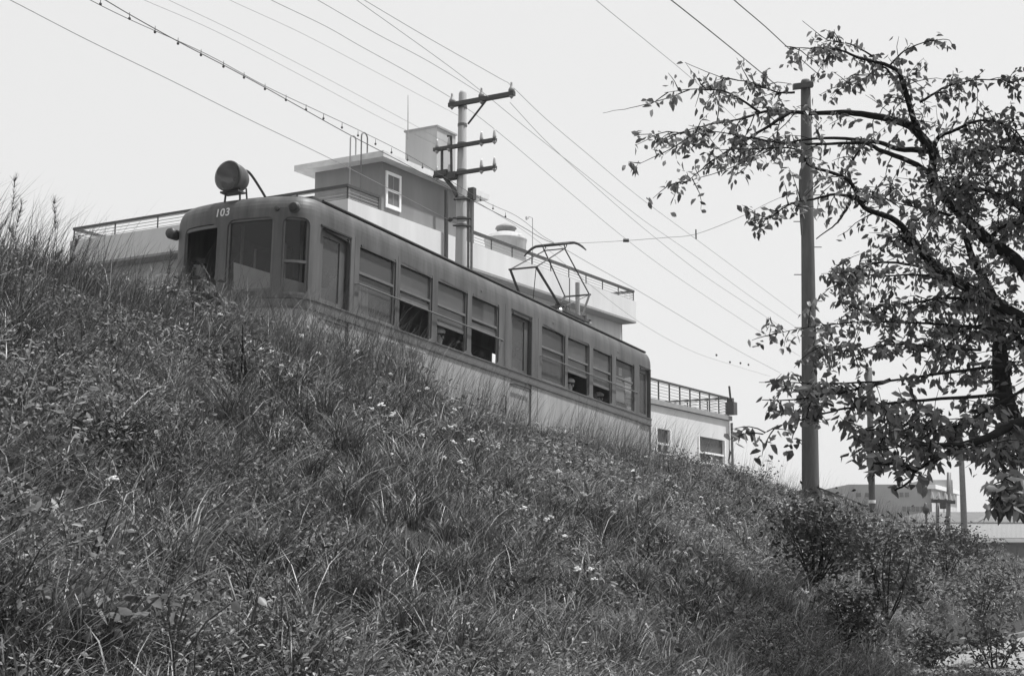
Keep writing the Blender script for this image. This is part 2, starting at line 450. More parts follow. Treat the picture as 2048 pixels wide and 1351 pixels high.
# roof
mb = MB(); taus = [.10, .14, .2, .3, .42, .56, .72, .88, .995]
nu = len(ARC)
for k, ta in enumerate(taus):
    z = 1.44 + .20 * math.sin(min(1, (ta - .08) / .92) * math.pi / 2)
    for i in range(nu):
        q = PL[i]; S = np.array([min(max(q[0], XF + 1.0), XR - .8), Wd / 2]); q = q + (S - q) * ta; mb.v.append(tuple(TL(q[0], q[1], z)))
for k in range(len(taus) - 1):
    for i in range(nu - 1): mb.f.append((k * nu + i, k * nu + i + 1, (k + 1) * nu + i + 1, (k + 1) * nu + i)); mb.mi.append(0)
roof = mb.build('roof', 'tram_roof', tram, smooth=True)
mb = MB(); ss = [u for u in ARC]
for side in (0, 1):
    xs = np.linspace(XF + .2, XR - .05, 40)
    yy = .085 if side == 0 else Wd - .085
    mb.tube([TL(x, yy, 1.462) for x in xs], .022, 6)
mb.build('roof_gutter', 'groove', tram)
mb = MB(); sbox(mb, -XR - .2, UF + 1.3, .015, .105, -.018, .01, .15); mb.build('belt_moulding', 'belt', tram)
mb = MB(); sbox(mb, -XR - .2, UF + 1.3, .108, .128, -.03, .0, .15); sbox(mb, -XR - .2, UF + 1.3, -.012, .012, -.024, .0, .15); mb.build('belt_strip', 'tram_dark', tram)
# windows
def window(u0, u1, z0, z1, open_z=None, midz=.71, inset=.03, gm='glass', mid=True):
    mb = MB(); fr = .028
    sbox(mb, u0 - .01, u0 + fr, z0, z1, inset - .008, inset + .02); sbox(mb, u1 - fr, u1 + .01, z0, z1, inset - .008, inset + .02)
    sbox(mb, u0 + fr, u1 - fr, z1 - fr, z1 + .01, inset - .008, inset + .02); 
    if mid: sbox(mb, u0 + fr, u1 - fr, midz - .018, midz + .018, inset - .012, inset + .02)
    wf = mb.build('window', 'sash', tram)
    zb = z0
    mb = MB()
    if open_z is None: sbox(mb, u0 + fr, u1 - fr, z0 - .01, z0 + .035, inset - .008, inset + .02)
    else:
        sbox(mb, u0 + fr, u1 - fr, open_z, open_z + .045, inset + .012, inset + .035); zb = open_z
        if open_z > .5: sbox(mb, u0 + fr, u1 - fr, midz - .085, midz - .05, inset + .012, inset + .035)
    mb.build('sash_bar', 'sash', wf)
    mb = MB(); n = max(1, int((u1 - u0) / .1)) if u1 > -XF else 1
    for k in range(n):
        a = u0 + fr + (u1 - u0 - 2 * fr) * k / n; b = u0 + fr + (u1 - u0 - 2 * fr) * (k + 1) / n
        mb.quad(surf(a, zb + .01, inset + .014), surf(b, zb + .01, inset + .014), surf(b, z1 - .01, inset + .014), surf(a, z1 - .01, inset + .014))
    mb.build('pane', gm, wf)
    return wf
for (a, b, oz) in WIN:
    window(-b, -a, ZW0, ZW1, oz)
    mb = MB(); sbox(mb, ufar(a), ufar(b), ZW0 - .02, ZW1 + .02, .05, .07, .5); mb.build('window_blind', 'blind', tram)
for k, (a, b, z0, z1, op) in enumerate(FW):
    if op:
        mb = MB(); sbox(mb, a + .02, b - .02, z1 - .05, z1 - .01, .01, .03); mb.build('window_frame', 'sash', tram)
    else: window(a, b, z0, z1, None, midz=(z0 + .42 if k == 2 else z0), gm='glass_clear', mid=(k == 2))
window(U0 + .05, U0 + .75, .2, 1.05, None, gm='glass_clear', mid=False)
# window guard bars along both rows
for (xa, xb) in ((-.70, 3.62), (5.08, 9.56)):
    mb = MB(); mb.tube([TL(xa, 0.0, .53), TL(xa + .02, -.045, .53), TL(xb - .02, -.045, .53), TL(xb, 0.0, .53)], .011, 6)
    mb.build('window_guard_bar', 'sash', tram)
# doors
for k, (a, b) in enumerate(DOORS):
    mb = MB(); i0, i1 = .055, .085; u0, u1 = -b, -a; gl = .15 if k != 2 else .11
    sbox(mb, u0 - .02, u0 + gl, .0, 1.13, i0, i1, 2); sbox(mb, u1 - gl, u1 + .02, .0, 1.13, i0, i1, 2)
    sbox(mb, u0 + gl, u1 - gl, 1.0, 1.13, i0, i1, 2); sbox(mb, u0 + gl, u1 - gl, -.01, .2, i0, i1, 2)
    mb.cur = 1; sbox(mb, u0 - .02, u1 + .02, -1.30, -.015, .018, i1, 2)
    dr = mb.build('door', ['tram_dark', 'tram_light'], tram)
    mb = MB(); mb.quad(surf(u0 + gl, .2, .07), surf(u1 - gl, .2, .07), surf(u1 - gl, 1.0, .07), surf(u0 + gl, 1.0, .07)); mb.build('pane', 'glass', dr)
    mb = MB(); sbox(mb, u0 + .05, u1 - .12, .115, .14, .03, .056, 2); sbox(mb, u0 + .05, u1 - .12, -.08, -.055, .03, .056, 2); mb.build('kick_rail', 'pipe_grey', dr)
    mb = MB(); sbox(mb, u0 - .03, u0 - .004, -1.3, 1.09, -.006, .05, 2); sbox(mb, u0 - .03, u1, 1.094, 1.115, -.012, .05, 2); mb.build('door_shade_strip', 'groove', tram)  # black strips at rear edge and head paint in the door recess shadow
    if k < 2:
        mb = MB(); mb.tube([TL(a - .01 + .08 * (k == 0), -.0, -.10), TL(a + .02, -.04, -.09), TL(b - .1, -.04, -.09), TL(b - .04, -.03, -.14)], .014, 6); mb.build('door_runner', 'dark_metal', tram)
# maker's sill rail under the windows near the front
mb = MB(); mb.box(TL(.15, -.03, -.08), (D, N, U), (.28, .012, .018)); mb.box(TL(.85, -.03, -.08), (D, N, U), (.30, .012, .018)); mb.build('sill_rail', 'pipe_grey', tram)
# side handle near the middle door
mb = MB(); mb.tube([TL(3.72, 0, -.32), TL(3.72, -.05, -.34), TL(3.72, -.05, -.62), TL(3.72, 0, -.64)], .012, 6); mb.build('hand_rail', 'dark_metal', tram)
for (x, z) in ((2.9, 1.15), (5.6, 1.15), (8.6, 1.15)):
    mb = MB(); mb.lathe(TL(x, .0, z + .03), -N, [(-.01, .02), (.008, .018), (.010, .0)], 8); mb.build('drain_cap', 'belt', tram)
for x in (-.73, .39, 3.75, 5.0, 9.6):
    mb = MB(); sbox(mb, -x - .004, -x + .004, -1.33, -.02, -.004, .01); sbox(mb, -x - .003, -x + .003, .13, 1.15, -.003, .01); mb.build('panel_seam', 'belt', tram)
# interior: floor, ceiling, benches, lining
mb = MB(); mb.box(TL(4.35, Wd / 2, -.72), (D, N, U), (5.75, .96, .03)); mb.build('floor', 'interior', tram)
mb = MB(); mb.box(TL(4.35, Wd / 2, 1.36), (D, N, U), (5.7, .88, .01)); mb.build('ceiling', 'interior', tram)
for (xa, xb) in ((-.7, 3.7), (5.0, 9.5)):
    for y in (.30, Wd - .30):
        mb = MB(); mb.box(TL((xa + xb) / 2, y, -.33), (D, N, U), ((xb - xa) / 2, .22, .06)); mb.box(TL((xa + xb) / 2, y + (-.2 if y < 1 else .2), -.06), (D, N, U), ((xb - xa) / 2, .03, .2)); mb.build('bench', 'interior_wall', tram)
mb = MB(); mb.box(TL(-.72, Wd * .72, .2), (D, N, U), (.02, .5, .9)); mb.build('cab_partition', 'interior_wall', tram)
for y in (.55, 1.5):
    mb = MB(); mb.tube([TL(-1.15, y, -.7), TL(-1.15, y, 1.35)], .02, 6); mb.build('grab_pole', 'pipe_grey', tram)
# driver's control desk seen through the front windows
def pX(u, v, x): return on_any(u, v, TL(x, 0, 0), D)
mb = MB(); q1_, q2_, q3_, q4_ = pX(467, 524, -1.55), pX(540, 546, -1.55), pX(540, 600, -1.55), pX(467, 600, -1.55)
mb.quad(q1_, q2_, q3_, q4_); mb.quad(q1_ + D * .2, q2_ + D * .2, q2_, q1_); mb.build('control_desk', 'slab', tram)
mb = MB(); q1_, q2_, q3_, q4_ = pX(556, 552, -1.3), pX(622, 570, -1.3), pX(622, 605, -1.3), pX(556, 605, -1.3); mb.quad(q1_, q2_, q3_, q4_); mb.quad(q1_ + D * .15, q2_ + D * .15, q2_, q1_); mb.build('control_desk', 'slab', tram)
mb = MB(); a_ = pX(571, 486, -1.25); mb.tube([a_, a_ - U * .8], .022, 6); mb.build('brake_handle', 'ceramic', tram)
mb = MB(); a_ = pX(511, 498, -1.35); mb.tube([a_, a_ - U * .5], .015, 6); mb.build('brake_handle', 'pipe_grey', tram)
# small things seen in the windows
for k in (1, 2, 3, 5, 6):
    a, b, _o = WIN[k]; mb = MB(); zlo = (.70, .52, .74, .60, .56)[(1, 2, 3, 5, 6).index(k)]; mb.box(TL((a + b) / 2, .085, (zlo + 1.1) / 2), (D, N, U), ((b - a) / 2, .003, (1.1 - zlo) / 2)); mb.build('roller_blind', 'slab_dim', tram)
mb = MB(); mb.box(TL(8.95, .10, .48), (D, N, U), (.21, .006, .20)); mb.build('poster', 'white', tram)
mb = MB(); mb.box(TL(8.93, .085, .86), (D, N, U), (.07, .004, .07)); mb.build('notice', 'poster', tram)
mb = MB()
for k in range(7): mb.tube([TL(-.56 + .05 * k, .10 + .015 * (k % 2), .60), TL(-.57 + .055 * k, .10, .18)], .022, 6)
mb.build('curtain', 'curtain', tram)
mb = MB(); mb.box(TL(3.40, .02, .215), (D, N, U), (.055, .004, .07)); mb.build('notice', 'poster', tram)
mb = MB(); mb.box(TL(9.86, .09, .55), (D, N, U), (.035, .004, .33)); mb.build('notice', 'poster', tram)
mb = MB(); mb.box(TL(6.78, 1.2, .36), (D, N, U), (.05, .01, .14)); mb.build('notice', 'poster', tram)
# fleet number
def text_on(txt, u_c, z_c, h, parent, m):
    cu = bpy.data.curves.new('t', 'FONT'); cu.body = txt; cu.size = h / .72; cu.align_x = 'CENTER'; cu.offset = .003; cu.space_character = 1.1
    ob = bpy.data.objects.new('t', cu); COL.objects.link(ob); bpy.context.view_layer.update()
    me = bpy.data.meshes.new_from_object(ob.evaluated_get(bpy.context.evaluated_depsgraph_get()))
    mb = MB(); vs = [surf(u_c - v.co.x, z_c + v.co.y - h / 2, -.004) for v in me.vertices]
    mb.add(vs, [tuple(p.vertices) for p in me.polygons]); bpy.data.objects.remove(ob); bpy.data.curves.remove(cu)
    return mb.build('number', m, parent)
un, zn = px_front(445, 424)
text_on('103', un, zn, .105, tram, 'cream')
# marker lamps at both corners, small knob, far bell
def pod(u, z, name, L=.16, r=.075):
    q = surf2(u, z); nn = Qn(u); o = TL(q[0], q[1], z); ax = -D * .9 + N * (-.2 if q[1] < 1 else .2)
    mb = MB(); mb.lathe(o - ax * .12, ax, [(-.16, .01), (-.08, .045), (.0, r * .95), (.10, r), (.13, r)], 14); ob = mb.build(name, 'tram_dark', tram, smooth=True)
    mb = MB(); mb.lathe(o - ax * .12, ax, [(.125, r * .8), (.145, r * .7), (.155, .0)], 12); mb.build('lens', 'groove', ob)
pod(px_front(588, 414)[0], px_front(588, 414)[1] - .0, 'marker_lamp')
mb = MB(); q = surf2(UF + 1.02, 1.15); mb.lathe(TL(q[0] - .02, q[1] + .10, 1.13), -D, [(-.1, .07), (.03, .075), (.06, .06), (.065, 0)], 14); mb.build('marker_lamp', 'dark_metal', tram, smooth=True)
uu, zz = px_front(554, 417); p0 = surf(uu, zz); mb = MB(); mb.lathe(p0, -D * .9 - N * .4, [(-.01, .035), (.03, .03), (.035, 0)], 10); mb.build('horn_cover', 'dark_metal', tram)
pr = TL(XR + .28, .35, 1.16); mb = MB(); mb.lathe(pr, D, [(-.08, .05), (.05, .075), (.13, .06), (.14, 0)], 12); mb.build('marker_lamp', 'dark_metal', tram, smooth=True)
# headlamp on the roof
hc = TL(-1.97, Wd / 2 + .03, 1.72)
mb = MB(); mb.lathe(hc, -D, [(-.20, .02), (-.19, .07), (-.15, .135), (-.09, .172), (.0, .19), (.09, .192), (.10, .20), (.125, .20), (.13, .185)], 28, False)
hl = mb.build('headlamp', 'lamp_paint', tram, smooth=True)
mb = MB(); mb.lathe(hc, -D, [(.128, .185), (.118, .17), (.06, .14), (.0, .09), (-.03, .03)], 24, False); mb.build('reflector', 'chrome', hl, smooth=True)
mb = MB(); mb.lathe(hc, -D, [(.131, .178), (.140, .12), (.145, .0)], 24); mb.build('lens', 'glass_clear', hl)
mb = MB()
for y in (-.11, .11): mb.tube([hc + N * y - U * .12, hc + N * y - U * .20, hc + N * y * 1.1 - U * .33], .014, 6)
mb.tube([hc + N * -.13 + D * .1 - U * .12, hc + N * -.13 + D * .14 - U * .33], .012, 6)
mb.box(hc - U * .19, (D, N, U), (.08, .14, .012)); mb.build('bracket', 'dark_metal', hl)
mb = MB(); mb.tube(catmull([hc + D * .14 + U * .15, hc + D * .26 + U * .15 - N * .04, hc + D * .45 - U * .02 - N * .09, hc + D * .62 - U * .2 - N * .13], 4), .017, 6); mb.build('cable', 'dark_metal', hl)
mb = MB()
for (x0, y0) in ((-1.15, .62),):
    mb.tube([TL(x0, y0, 1.5), TL(x0, y0, 1.585), TL(x0 + .38, y0 - .02, 1.585), TL(x0 + .38, y0, 1.5)], .012, 6)
mb.build('roof_grab_rail', 'mid_metal', tram)
for (xa, xb) in ((-1.3, -.35), (.9, 1.75), (7.85, 8.6) , (9.3, 10.1), (3.1, 4.2)):
    mb = MB(); mb.box(TL((xa + xb) / 2, .40, 1.56), (D, N, U), ((xb - xa) / 2, .09, .025)); mb.build('roof_board', 'dark_metal', tram)
# pantograph
pa = MB(); XA = 7.96; yn, yf = .79, 1.31; kz = 2.45; XK0, XK1 = 6.58, 9.07
for y in (yn, yf):
    e_ = .10 if y < 1 else -.10
    pa.tube([TL(XK0, y, kz), TL(XA - .50, y - e_, 1.88)], .026, 6)
    pa.tube([TL(XK1, y, kz), TL(XA + .50, y - e_, 1.88)], .024, 6)
    pa.tube([TL(XK0, y, kz), TL(XA, y + e_ * .5, 3.12)], .012, 6)
    pa.tube([TL(XK1, y, kz), TL(XA, y + e_ * .5, 3.12)], .014, 6)
for x in (XK0, XK1): pa.tube([TL(x, yn - .03, kz), TL(x, yf + .03, kz)], .018, 6)
pa.tube([TL(XK0, yn, kz), TL(XA - .4, yf, 1.98)], .008, 5); pa.tube([TL(XK1, yn, kz), TL(XA + .4, yf, 1.98)], .008, 5)
pa.tube([TL(XA, yn + .05, 3.12), TL(XA, yf - .05, 3.12)], .012, 6)
pan = pa.build('pantograph', 'dark_metal', tram)
mb = MB(); hp = []
for k in range(17):
    f = k / 16; y = .40 + 1.29 * f; e = abs(f - .5) * 2; hp.append(TL(XA, y, 3.22 - .17 * max(0, (e - .58) / .42) ** 1.7))
mb.tube(hp, [.012 + .020 * (1 - abs(k / 8 - 1)) ** .3 if 0 < k < 16 else .012 for k in range(17)], 6)
for y in (.83, 1.27): mb.tube([TL(XA, y, 3.12), TL(XA - .07, y, 3.20), TL(XA, y, 3.22)], .011, 5); mb.tube([TL(XA, y, 3.12), TL(XA + .07, y, 3.20), TL(XA, y, 3.22)], .011, 5)
mb.build('collector_bow', 'dark_metal', pan)
mb = MB()
for y in (.62, 1.48): mb.box(TL(XA, y, 1.82), (D, N, U), (.75, .022, .028))
for x in (XA - .7, XA - .45, XA + .45, XA + .7): mb.box(TL(x, Wd / 2, 1.84), (D, N, U), (.022, .45, .022))
mb.tube([TL(XA - .5, .6, 1.88), TL(XA - .5, 1.5, 1.88)], .035, 8); mb.tube([TL(XA + .5, .6, 1.88), TL(XA + .5, 1.5, 1.88)], .035, 8)
mb.tube([TL(XA - .4, .85, 1.90), TL(XA + .4, .85, 1.90)], .04, 8); mb.tube([TL(XA - .4, 1.25, 1.90), TL(XA + .4, 1.25, 1.90)], .04, 8)
for k in range(5): mb.lathe(TL(XA - .55 + .06 * k, .72, 1.92), D, [(0, .03), (.02, .07), (.04, .03)], 8)
mb.build('base_frame', 'dark_metal', pan)
for x in (XA - .7, XA + .7):
    for y in (.62, 1.48): mb = MB(); mb.lathe(TL(x, y, 1.54), U, [(0, .05), (.05, .07), (.09, .045), (.14, .07), (.19, .045), (.24, .06), (.28, .03)], 10); mb.build('insulator', 'ceramic', pan)
mb = MB(); mb.lathe(TL(8.85, .6, 1.63), D, [(0, .05), (.05, .08), (.12, .05), (.17, .08), (.25, .05), (.30, .08), (.38, .05)], 10); mb.build('lightning_arrester', 'dark_metal', tram)
# running gear (mostly behind the grass)
for xc in (1.0, 7.9):
    mb = MB(); 
    for y in (.32, Wd - .32): mb.box(TL(xc, y, -1.28), (D, N, U), (.95, .04, .09))
    mb.box(TL(xc, Wd / 2, -1.2), (D, N, U), (.15, .8, .08)); bg_ = mb.build('bogie', 'dark_metal', tram)
    for x in (xc - .7, xc + .7):
        for y in (.48, Wd - .50):
            mb = MB(); mb.lathe(TL(x, y, -1.27), N, [(-.05, .10), (-.05, .33), (.04, .33), (.05, .36), (.07, .36), (.07, .1)], 24); mb.build('wheel', 'steel', bg_)

# ------------------------------------------------------------------ people aboard
def person(x, y, zseat, label, face_to, cap=None, cloth='cloth', lean=0.0, arm=False, standing=False):
    fd = np.array(face_to, float); fd /= np.linalg.norm(fd); sdv = np.cross(fd, U)
    o = TL(x, y, zseat if not standing else -1.0)
    r = thing('person', label, 'person', o)
    up = U
    base = o + up * (0.0 if not standing else .88)
    hip = base + up * .02
    J = {'pel': hip, 'wai': hip + up * .22 + fd * lean * .3, 'che': hip + up * .40 + fd * lean * .6, 'nec': hip + up * .54 + fd * lean, 'hd0': hip + up * .62 + fd * (lean + .01), 'hd1': hip + up * .70 + fd * (lean + .015), 'hd2': hip + up * .79 + fd * (lean + .005)}
    names = list(J); pts = [J[n_] for n_ in names]; rad = [.15, .125, .14, .055, .065, .085, .06]
    ed = [(i, i + 1) for i in range(6)]
    def ad(p, rr, fr): pts.append(p); rad.append(rr); ed.append((fr, len(pts) - 1)); return len(pts) - 1
    for sg_ in (-1, 1):
        sh = ad(J['che'] + up * .08 + sdv * .18 * sg_, .06, 2)
        if arm and sg_ == 1:
            el = ad(J['che'] + up * -.12 + sdv * .24 + fd * .12, .045, sh); wr = ad(J['che'] - up * .10 + fd * .36 + sdv * .12, .032, el)
        else:
            el = ad(J['che'] - up * .20 + sdv * .25 * sg_ + fd * .02, .045, sh); wr = ad(J['che'] - up * .30 + fd * .22 + sdv * .15 * sg_, .032, el)
        hn = ad(pts[wr] + (pts[wr] - pts[el]) / np.linalg.norm(pts[wr] - pts[el]) * .08, .036, wr)
        h0 = ad(hip + sdv * .09 * sg_, .09, 0)
        if standing: kn = ad(hip + sdv * .10 * sg_ - up * .42 + fd * .02, .06, h0); an = ad(hip + sdv * .10 * sg_ - up * .82, .042, kn); ad(pts[an] + fd * .15 - up * .04, .035, an)
        else: kn = ad(hip + sdv * .10 * sg_ + fd * .36, .065, h0); an = ad(pts[kn] - up * .35, .042, kn); ad(pts[an] + fd * .14, .035, an)
    me = bpy.data.meshes.new('tmp'); me.from_pydata([tuple(map(float, p)) for p in pts], ed, [])
    ob = bpy.data.objects.new('tmp', me); COL.objects.link(ob)
    mo = ob.modifiers.new('s', 'SKIN'); sv = me.skin_vertices[0].data
    for i, rr in enumerate(rad): sv[i].radius = (rr, rr)
    sv[0].use_root = True
    su = ob.modifiers.new('ss', 'SUBSURF'); su.levels = 1; su.render_levels = 1
    bpy.context.view_layer.update()
    m2 = bpy.data.meshes.new_from_object(ob.evaluated_get(bpy.context.evaluated_depsgraph_get()))
    mb = MB(); vv = [np.array(v.co) for v in m2.vertices]; mb.v = [tuple(p) for p in vv]
    wrs = [pts[i] for i in range(len(pts)) if abs(rad[i] - .036) < 1e-6]
    for p_ in m2.polygons:
        c = np.mean([vv[i] for i in p_.vertices], axis=0); mb.f.append(tuple(p_.vertices))
        sk = np.dot(c - J['nec'], up) > -.01 or any(np.linalg.norm(c - w_) < .06 for w_ in wrs); mb.mi.append(1 if sk else 0)
    mb.build('body', [cloth, 'skin'], r, smooth=True)
    bpy.data.objects.remove(ob)
    hcen = J['hd1'] + up * .03
    mb = MB(); nn_ = 10
    if cap:
        mb.lathe(hcen - up * .02, up, [(.035, .097), (.045, .106), (.075, .108), (.10, .085), (.118, .045), (.122, .0)], 16)
        bc_ = hcen + fd * .12 + up * .018; mb.add([bc_ - sdv * .07 - fd * .04, bc_ + sdv * .07 - fd * .04, bc_ + sdv * .05 + fd * .03 - up * .01, bc_ - sdv * .05 + fd * .03 - up * .01], [(0, 1, 2, 3)])
    else: mb.lathe(hcen - up * .02 - fd * .02, up, [(-.05, .07), (.0, .096), (.06, .093), (.10, .065), (.125, .0)], 14)
    mb.build('cap' if cap else 'hair', cap or 'hair', r, smooth=True)
    if cap: mb = MB(); mb.lathe(hcen - up * .02 - fd * .025, up, [(-.05, .055), (-.02, .080), (.02, .090), (.036, .088)], 14); mb.build('hair', 'hair', r, smooth=True)
    for s_ in (-1, 1): mb = MB(); mb.lathe(J['hd1'] + sdv * .078 * s_ - up * .012, sdv * s_, [(0, .022), (.010, .024), (.016, .012)], 8); mb.build('ear', 'skin', r)
    mb = MB(); mb.box(J['hd1'] + fd * .082 - up * .038, (sdv, fd, up), (.022, .004, .004)); mb.build('mouth', 'hair', r)
    mb = MB(); mb.lathe(J['hd1'] + fd * .075 + up * .0, fd, [(0, .016), (.03, .010), (.035, 0)], 6)
    mb.build('nose', 'skin', r)
    for s_ in (-1, 1):
        mb = MB(); mb.lathe(J['hd1'] + fd * .078 + up * .03 + sdv * .032 * s_, fd, [(0, .010), (.006, .007), (.007, 0)], 6); mb.build('eye', 'hair', r)
    return r
person(2.20, .33, -.36, 'passenger in a round white cap leaning at the third side window of the tram', -D, cap='white', lean=.02)
person(2.62, .26, -.48, 'dark-haired passenger low beside the white cap at the third side window', N, cloth='cloth_d', lean=-.02)
person(3.50, .32, -.46, 'passenger seated in dark clothing at the open fourth side window', N, cloth='cloth_d')
person(7.08, .33, -.38, 'passenger in a white shirt at the sixth window behind the middle door', -D, cap='cloth', lean=.02)
person(8.46, .33, -.44, 'pale-clothed passenger at the seventh window of the tram', -D, cap='cloth', lean=.02)
person(8.00, .28, -.48, 'dark-haired passenger at the front edge of the seventh window', N, cloth='cloth')
person(-.86, .37, 0, 'conductor standing behind the glass of the front side door', -N, standing=True, cloth='curtain', lean=.14)
person(4.74, .37, 0, 'passenger standing behind the glass of the middle door', -N, standing=True, lean=.14)
person(10.02, .5, 0, 'person standing behind the glass of the rearmost side door', -N, standing=True, cloth='cloth_d')
hd_ = TB @ (pX(410, 520, -1.42) - B)
person(-1.42, hd_[1], hd_[2] - .84, 'driver in dark uniform and cap at the open window of the tram front', -D, cap='cloth_d', cloth='cloth_d', lean=.1, arm=True)

# ------------------------------------------------------------------ main building behind the tram
def unit(v): return v / np.linalg.norm(v)
DR = ray(2690, 1110); DR[2] = 0; DR = unit(DR)           # along the bright facade, away to the right
DN = np.array([-DR[1], DR[0], 0])                        # inwards / away to the left
C0 = P(696, 397, 50.0)
def pR(u, v, off=0.0): return on_any(u, v, C0 + DN * off, DN)
def pLf(u, v, off=0.0): return on_any(u, v, C0 + DR * off, DR)
def bc(p): q = np.array(p) - C0; return q @ DR, q @ DN, p[2]
def bp(a, b, z): return C0 * [1, 1, 0] + DR * a + DN * b + EZ * z
def bbox(mb, a0, a1, b0, b1, z0, z1): return mb.box(bp((a0 + a1) / 2, (b0 + b1) / 2, (z0 + z1) / 2), (DR, DN, EZ), ((a1 - a0) / 2, (b1 - b0) / 2, (z1 - z0) / 2))
ztop = C0[2]; aR = bc(pR(1272, 594))[0]; bL = bc(pLf(140, 492))[1]
zt2 = pR(1272, 594)[2]; zbnd = pR(1271, 642)[2]
print('building', 'ztop', ztop, zt2, 'len', aR, bL, 'band', zbnd)
bld = thing('apartment_building', 'white flat-roofed building with grey rooftop room and railings behind the tram', 'building', bp(0, 0, 2.0))
mb = MB(); bbox(mb, 0, aR, 0, .2, zbnd, ztop); bbox(mb, 0, .2, .2, bL, zbnd, ztop); bbox(mb, aR - .2, aR, .2, bL, zbnd, ztop); bbox(mb, 0, aR, bL - .2, bL, zbnd, ztop - .002); bbox(mb, .2, aR - .2, .2, bL - .2, ztop - .7, ztop - .5)
mb.build('parapet', 'wall_white', bld)
mb = MB(); bbox(mb, .9, aR - .1, .8, bL - .5, 2.0, zbnd + .02); mb.build('wall', 'wall_light', bld)
mb = MB(); bbox(mb, .003, aR - .003, .003, bL - .003, zbnd - .10, zbnd - .002); mb.build('cornice', 'coping', bld)
# left facade openings glimpsed low between the grass
zl = pLf(300, 512)[2]; print('zl', zl)
# railings
def railing(parent, pts, h, nposts, wires=3, top=.05, mr='rail', mw='wirerail', th=.02, z0off=0.0):
    for (A, Bp) in zip(pts[:-1], pts[1:]):
        A = np.array(A); Bp = np.array(Bp); d = Bp - A; L = np.linalg.norm(d); d = d / L; sd_ = np.cross(d, EZ)
        mb = MB(); mb.box((A + Bp) / 2 + EZ * h, (d, sd_, EZ), (L / 2 + top * .9, .05, top)); mb.build('handrail', mr, parent)
        n = max(2, int(round(L / nposts)) + 1)
        for k in range(n): mb = MB(); mb.box(A + d * L * k / (n - 1) + EZ * (h / 2), (d, sd_, EZ), (th, th, h / 2)); mb.build('railing_post', mr, parent)
        mb = MB()
        for k in range(wires): zz_ = h * (k + .6) / (wires + .3); mb.tube([A + EZ * zz_, Bp + EZ * zz_], .014, 4)
        mb.build('railing_wires', mw, parent)
hR = pR(696, 371, .1)[2] - ztop; print('rail h', hR)
ax = bc(pR(757, 394, .1))[0]; ar0 = bc(pR(939, 458, .1))[0]; bl1 = bc(pLf(145, 464, .1))[1]
railing(bld, [bp(ax, .1, ztop), bp(.1, .1, ztop), bp(.1, bL - .1, ztop), bp(4.4, bL - .1, ztop)], hR, 2.5, 4)
railing(bld, [bp(ar0, .1, ztop), bp(aR - .1, .1, ztop), bp(aR - .1, 2.6, ztop)], hR, 1.75, 4)
# rooftop room
pc = pR(763.5, 360, .25); a0, b0, _ = bc(pc); a1 = bc(pR(948, 400, .25))[0]; b1 = bc(on_any(630, 360, pc, DR))[1]
zs1 = on_any(768, 301, bp(a0 - .45, b0 - .45, 0), DN)[2]; zs0 = on_any(768, 313, bp(a0 - .45, b0 - .45, 0), DN)[2]
print('pent', a0, b0, a1, b1, zs0, zs1)
mb = MB(); bbox(mb, a0, a1, b0, b1, ztop - .6, zs0); pent = mb.build('rooftop_room', 'pent', bld)
mb = MB(); bbox(mb, a0 - .55, a1 + .5, b0 - .45, b1 + .6, zs0, zs1); mb.build('roof_slab', 'slab', pent)
def pent_window(u0, u1, v0, v1):
    A = pR(u0, v0, b0); Bq = pR(u1, v1, b0); aa0, _, z1_ = bc(A); aa1, _, z0_ = bc(Bq); z0_ = z1_ - 1.42
    mb = MB(); fb = .12
    bbox(mb, aa0, aa0 + fb, b0 - .06, b0 + .02, z0_, z1_); bbox(mb, aa1 - fb, aa1, b0 - .06, b0 + .02, z0_, z1_)
    bbox(mb, aa0 + fb, aa1 - fb, b0 - .06, b0 + .02, z1_ - fb, z1_); bbox(mb, aa0 + fb, aa1 - fb, b0 - .07, b0 + .02, z0_, z0_ + fb * 1.2)
    bbox(mb, aa0 + fb, aa1 - fb, b0 - .045, b0 + .02, (z0_ + z1_) / 2 - .05, (z0_ + z1_) / 2 + .05)
    wf = mb.build('window_frame', 'white', pent)
    mb = MB(); bbox(mb, aa0 + fb, aa1 - fb, b0 - .02, b0 - .003, z0_ + fb * 1.2, z1_ - fb); wp = mb.build('pane', 'far_dark', pent)
    mb = MB(); m_ = (aa0 + aa1) / 2; bbox(mb, m_ - .02, m_ + .02, b0 - .035, b0 - .021, z0_ + fb * 1.2, z1_ - fb); mb.build('glazing_bar', 'coping', pent)
    print('pw', aa1 - aa0, z1_ - z0_)
pent_window(770.5, 800, 341, 411)
# tank tower on the roof
pt = P(874, 254, bp(a0, b0 + 4, 0)[1] + 6.0)
ta, tb_, tz = bc(pt)
ta1 = bc(on_any(911, 290, pt, DN))[0]; tb1 = bc(on_any(811, 290, pt, DR))[1]
mb = MB(); bbox(mb, ta, ta1, tb_, tb1, zs1 - .3, tz); tk = mb.build('stair_tower', 'tower', bld)
mb = MB(); bbox(mb, ta - .06, ta1 + .06, tb_ - .06, tb1 + .06, tz, tz + .08); mb.build('tower_coping', 'coping', tk)
mb = MB(); q0 = on_any(816, 262, pt + DN * (tb1 - tb_ - .4), DN); q1 = on_any(816, 190, q0, DN); mb.tube([q0 - EZ * .4, (q0 + q1) / 2, q1], [.03, .022, .012], 6); mb.build('antenna_mast', 'pipe_grey', bld)
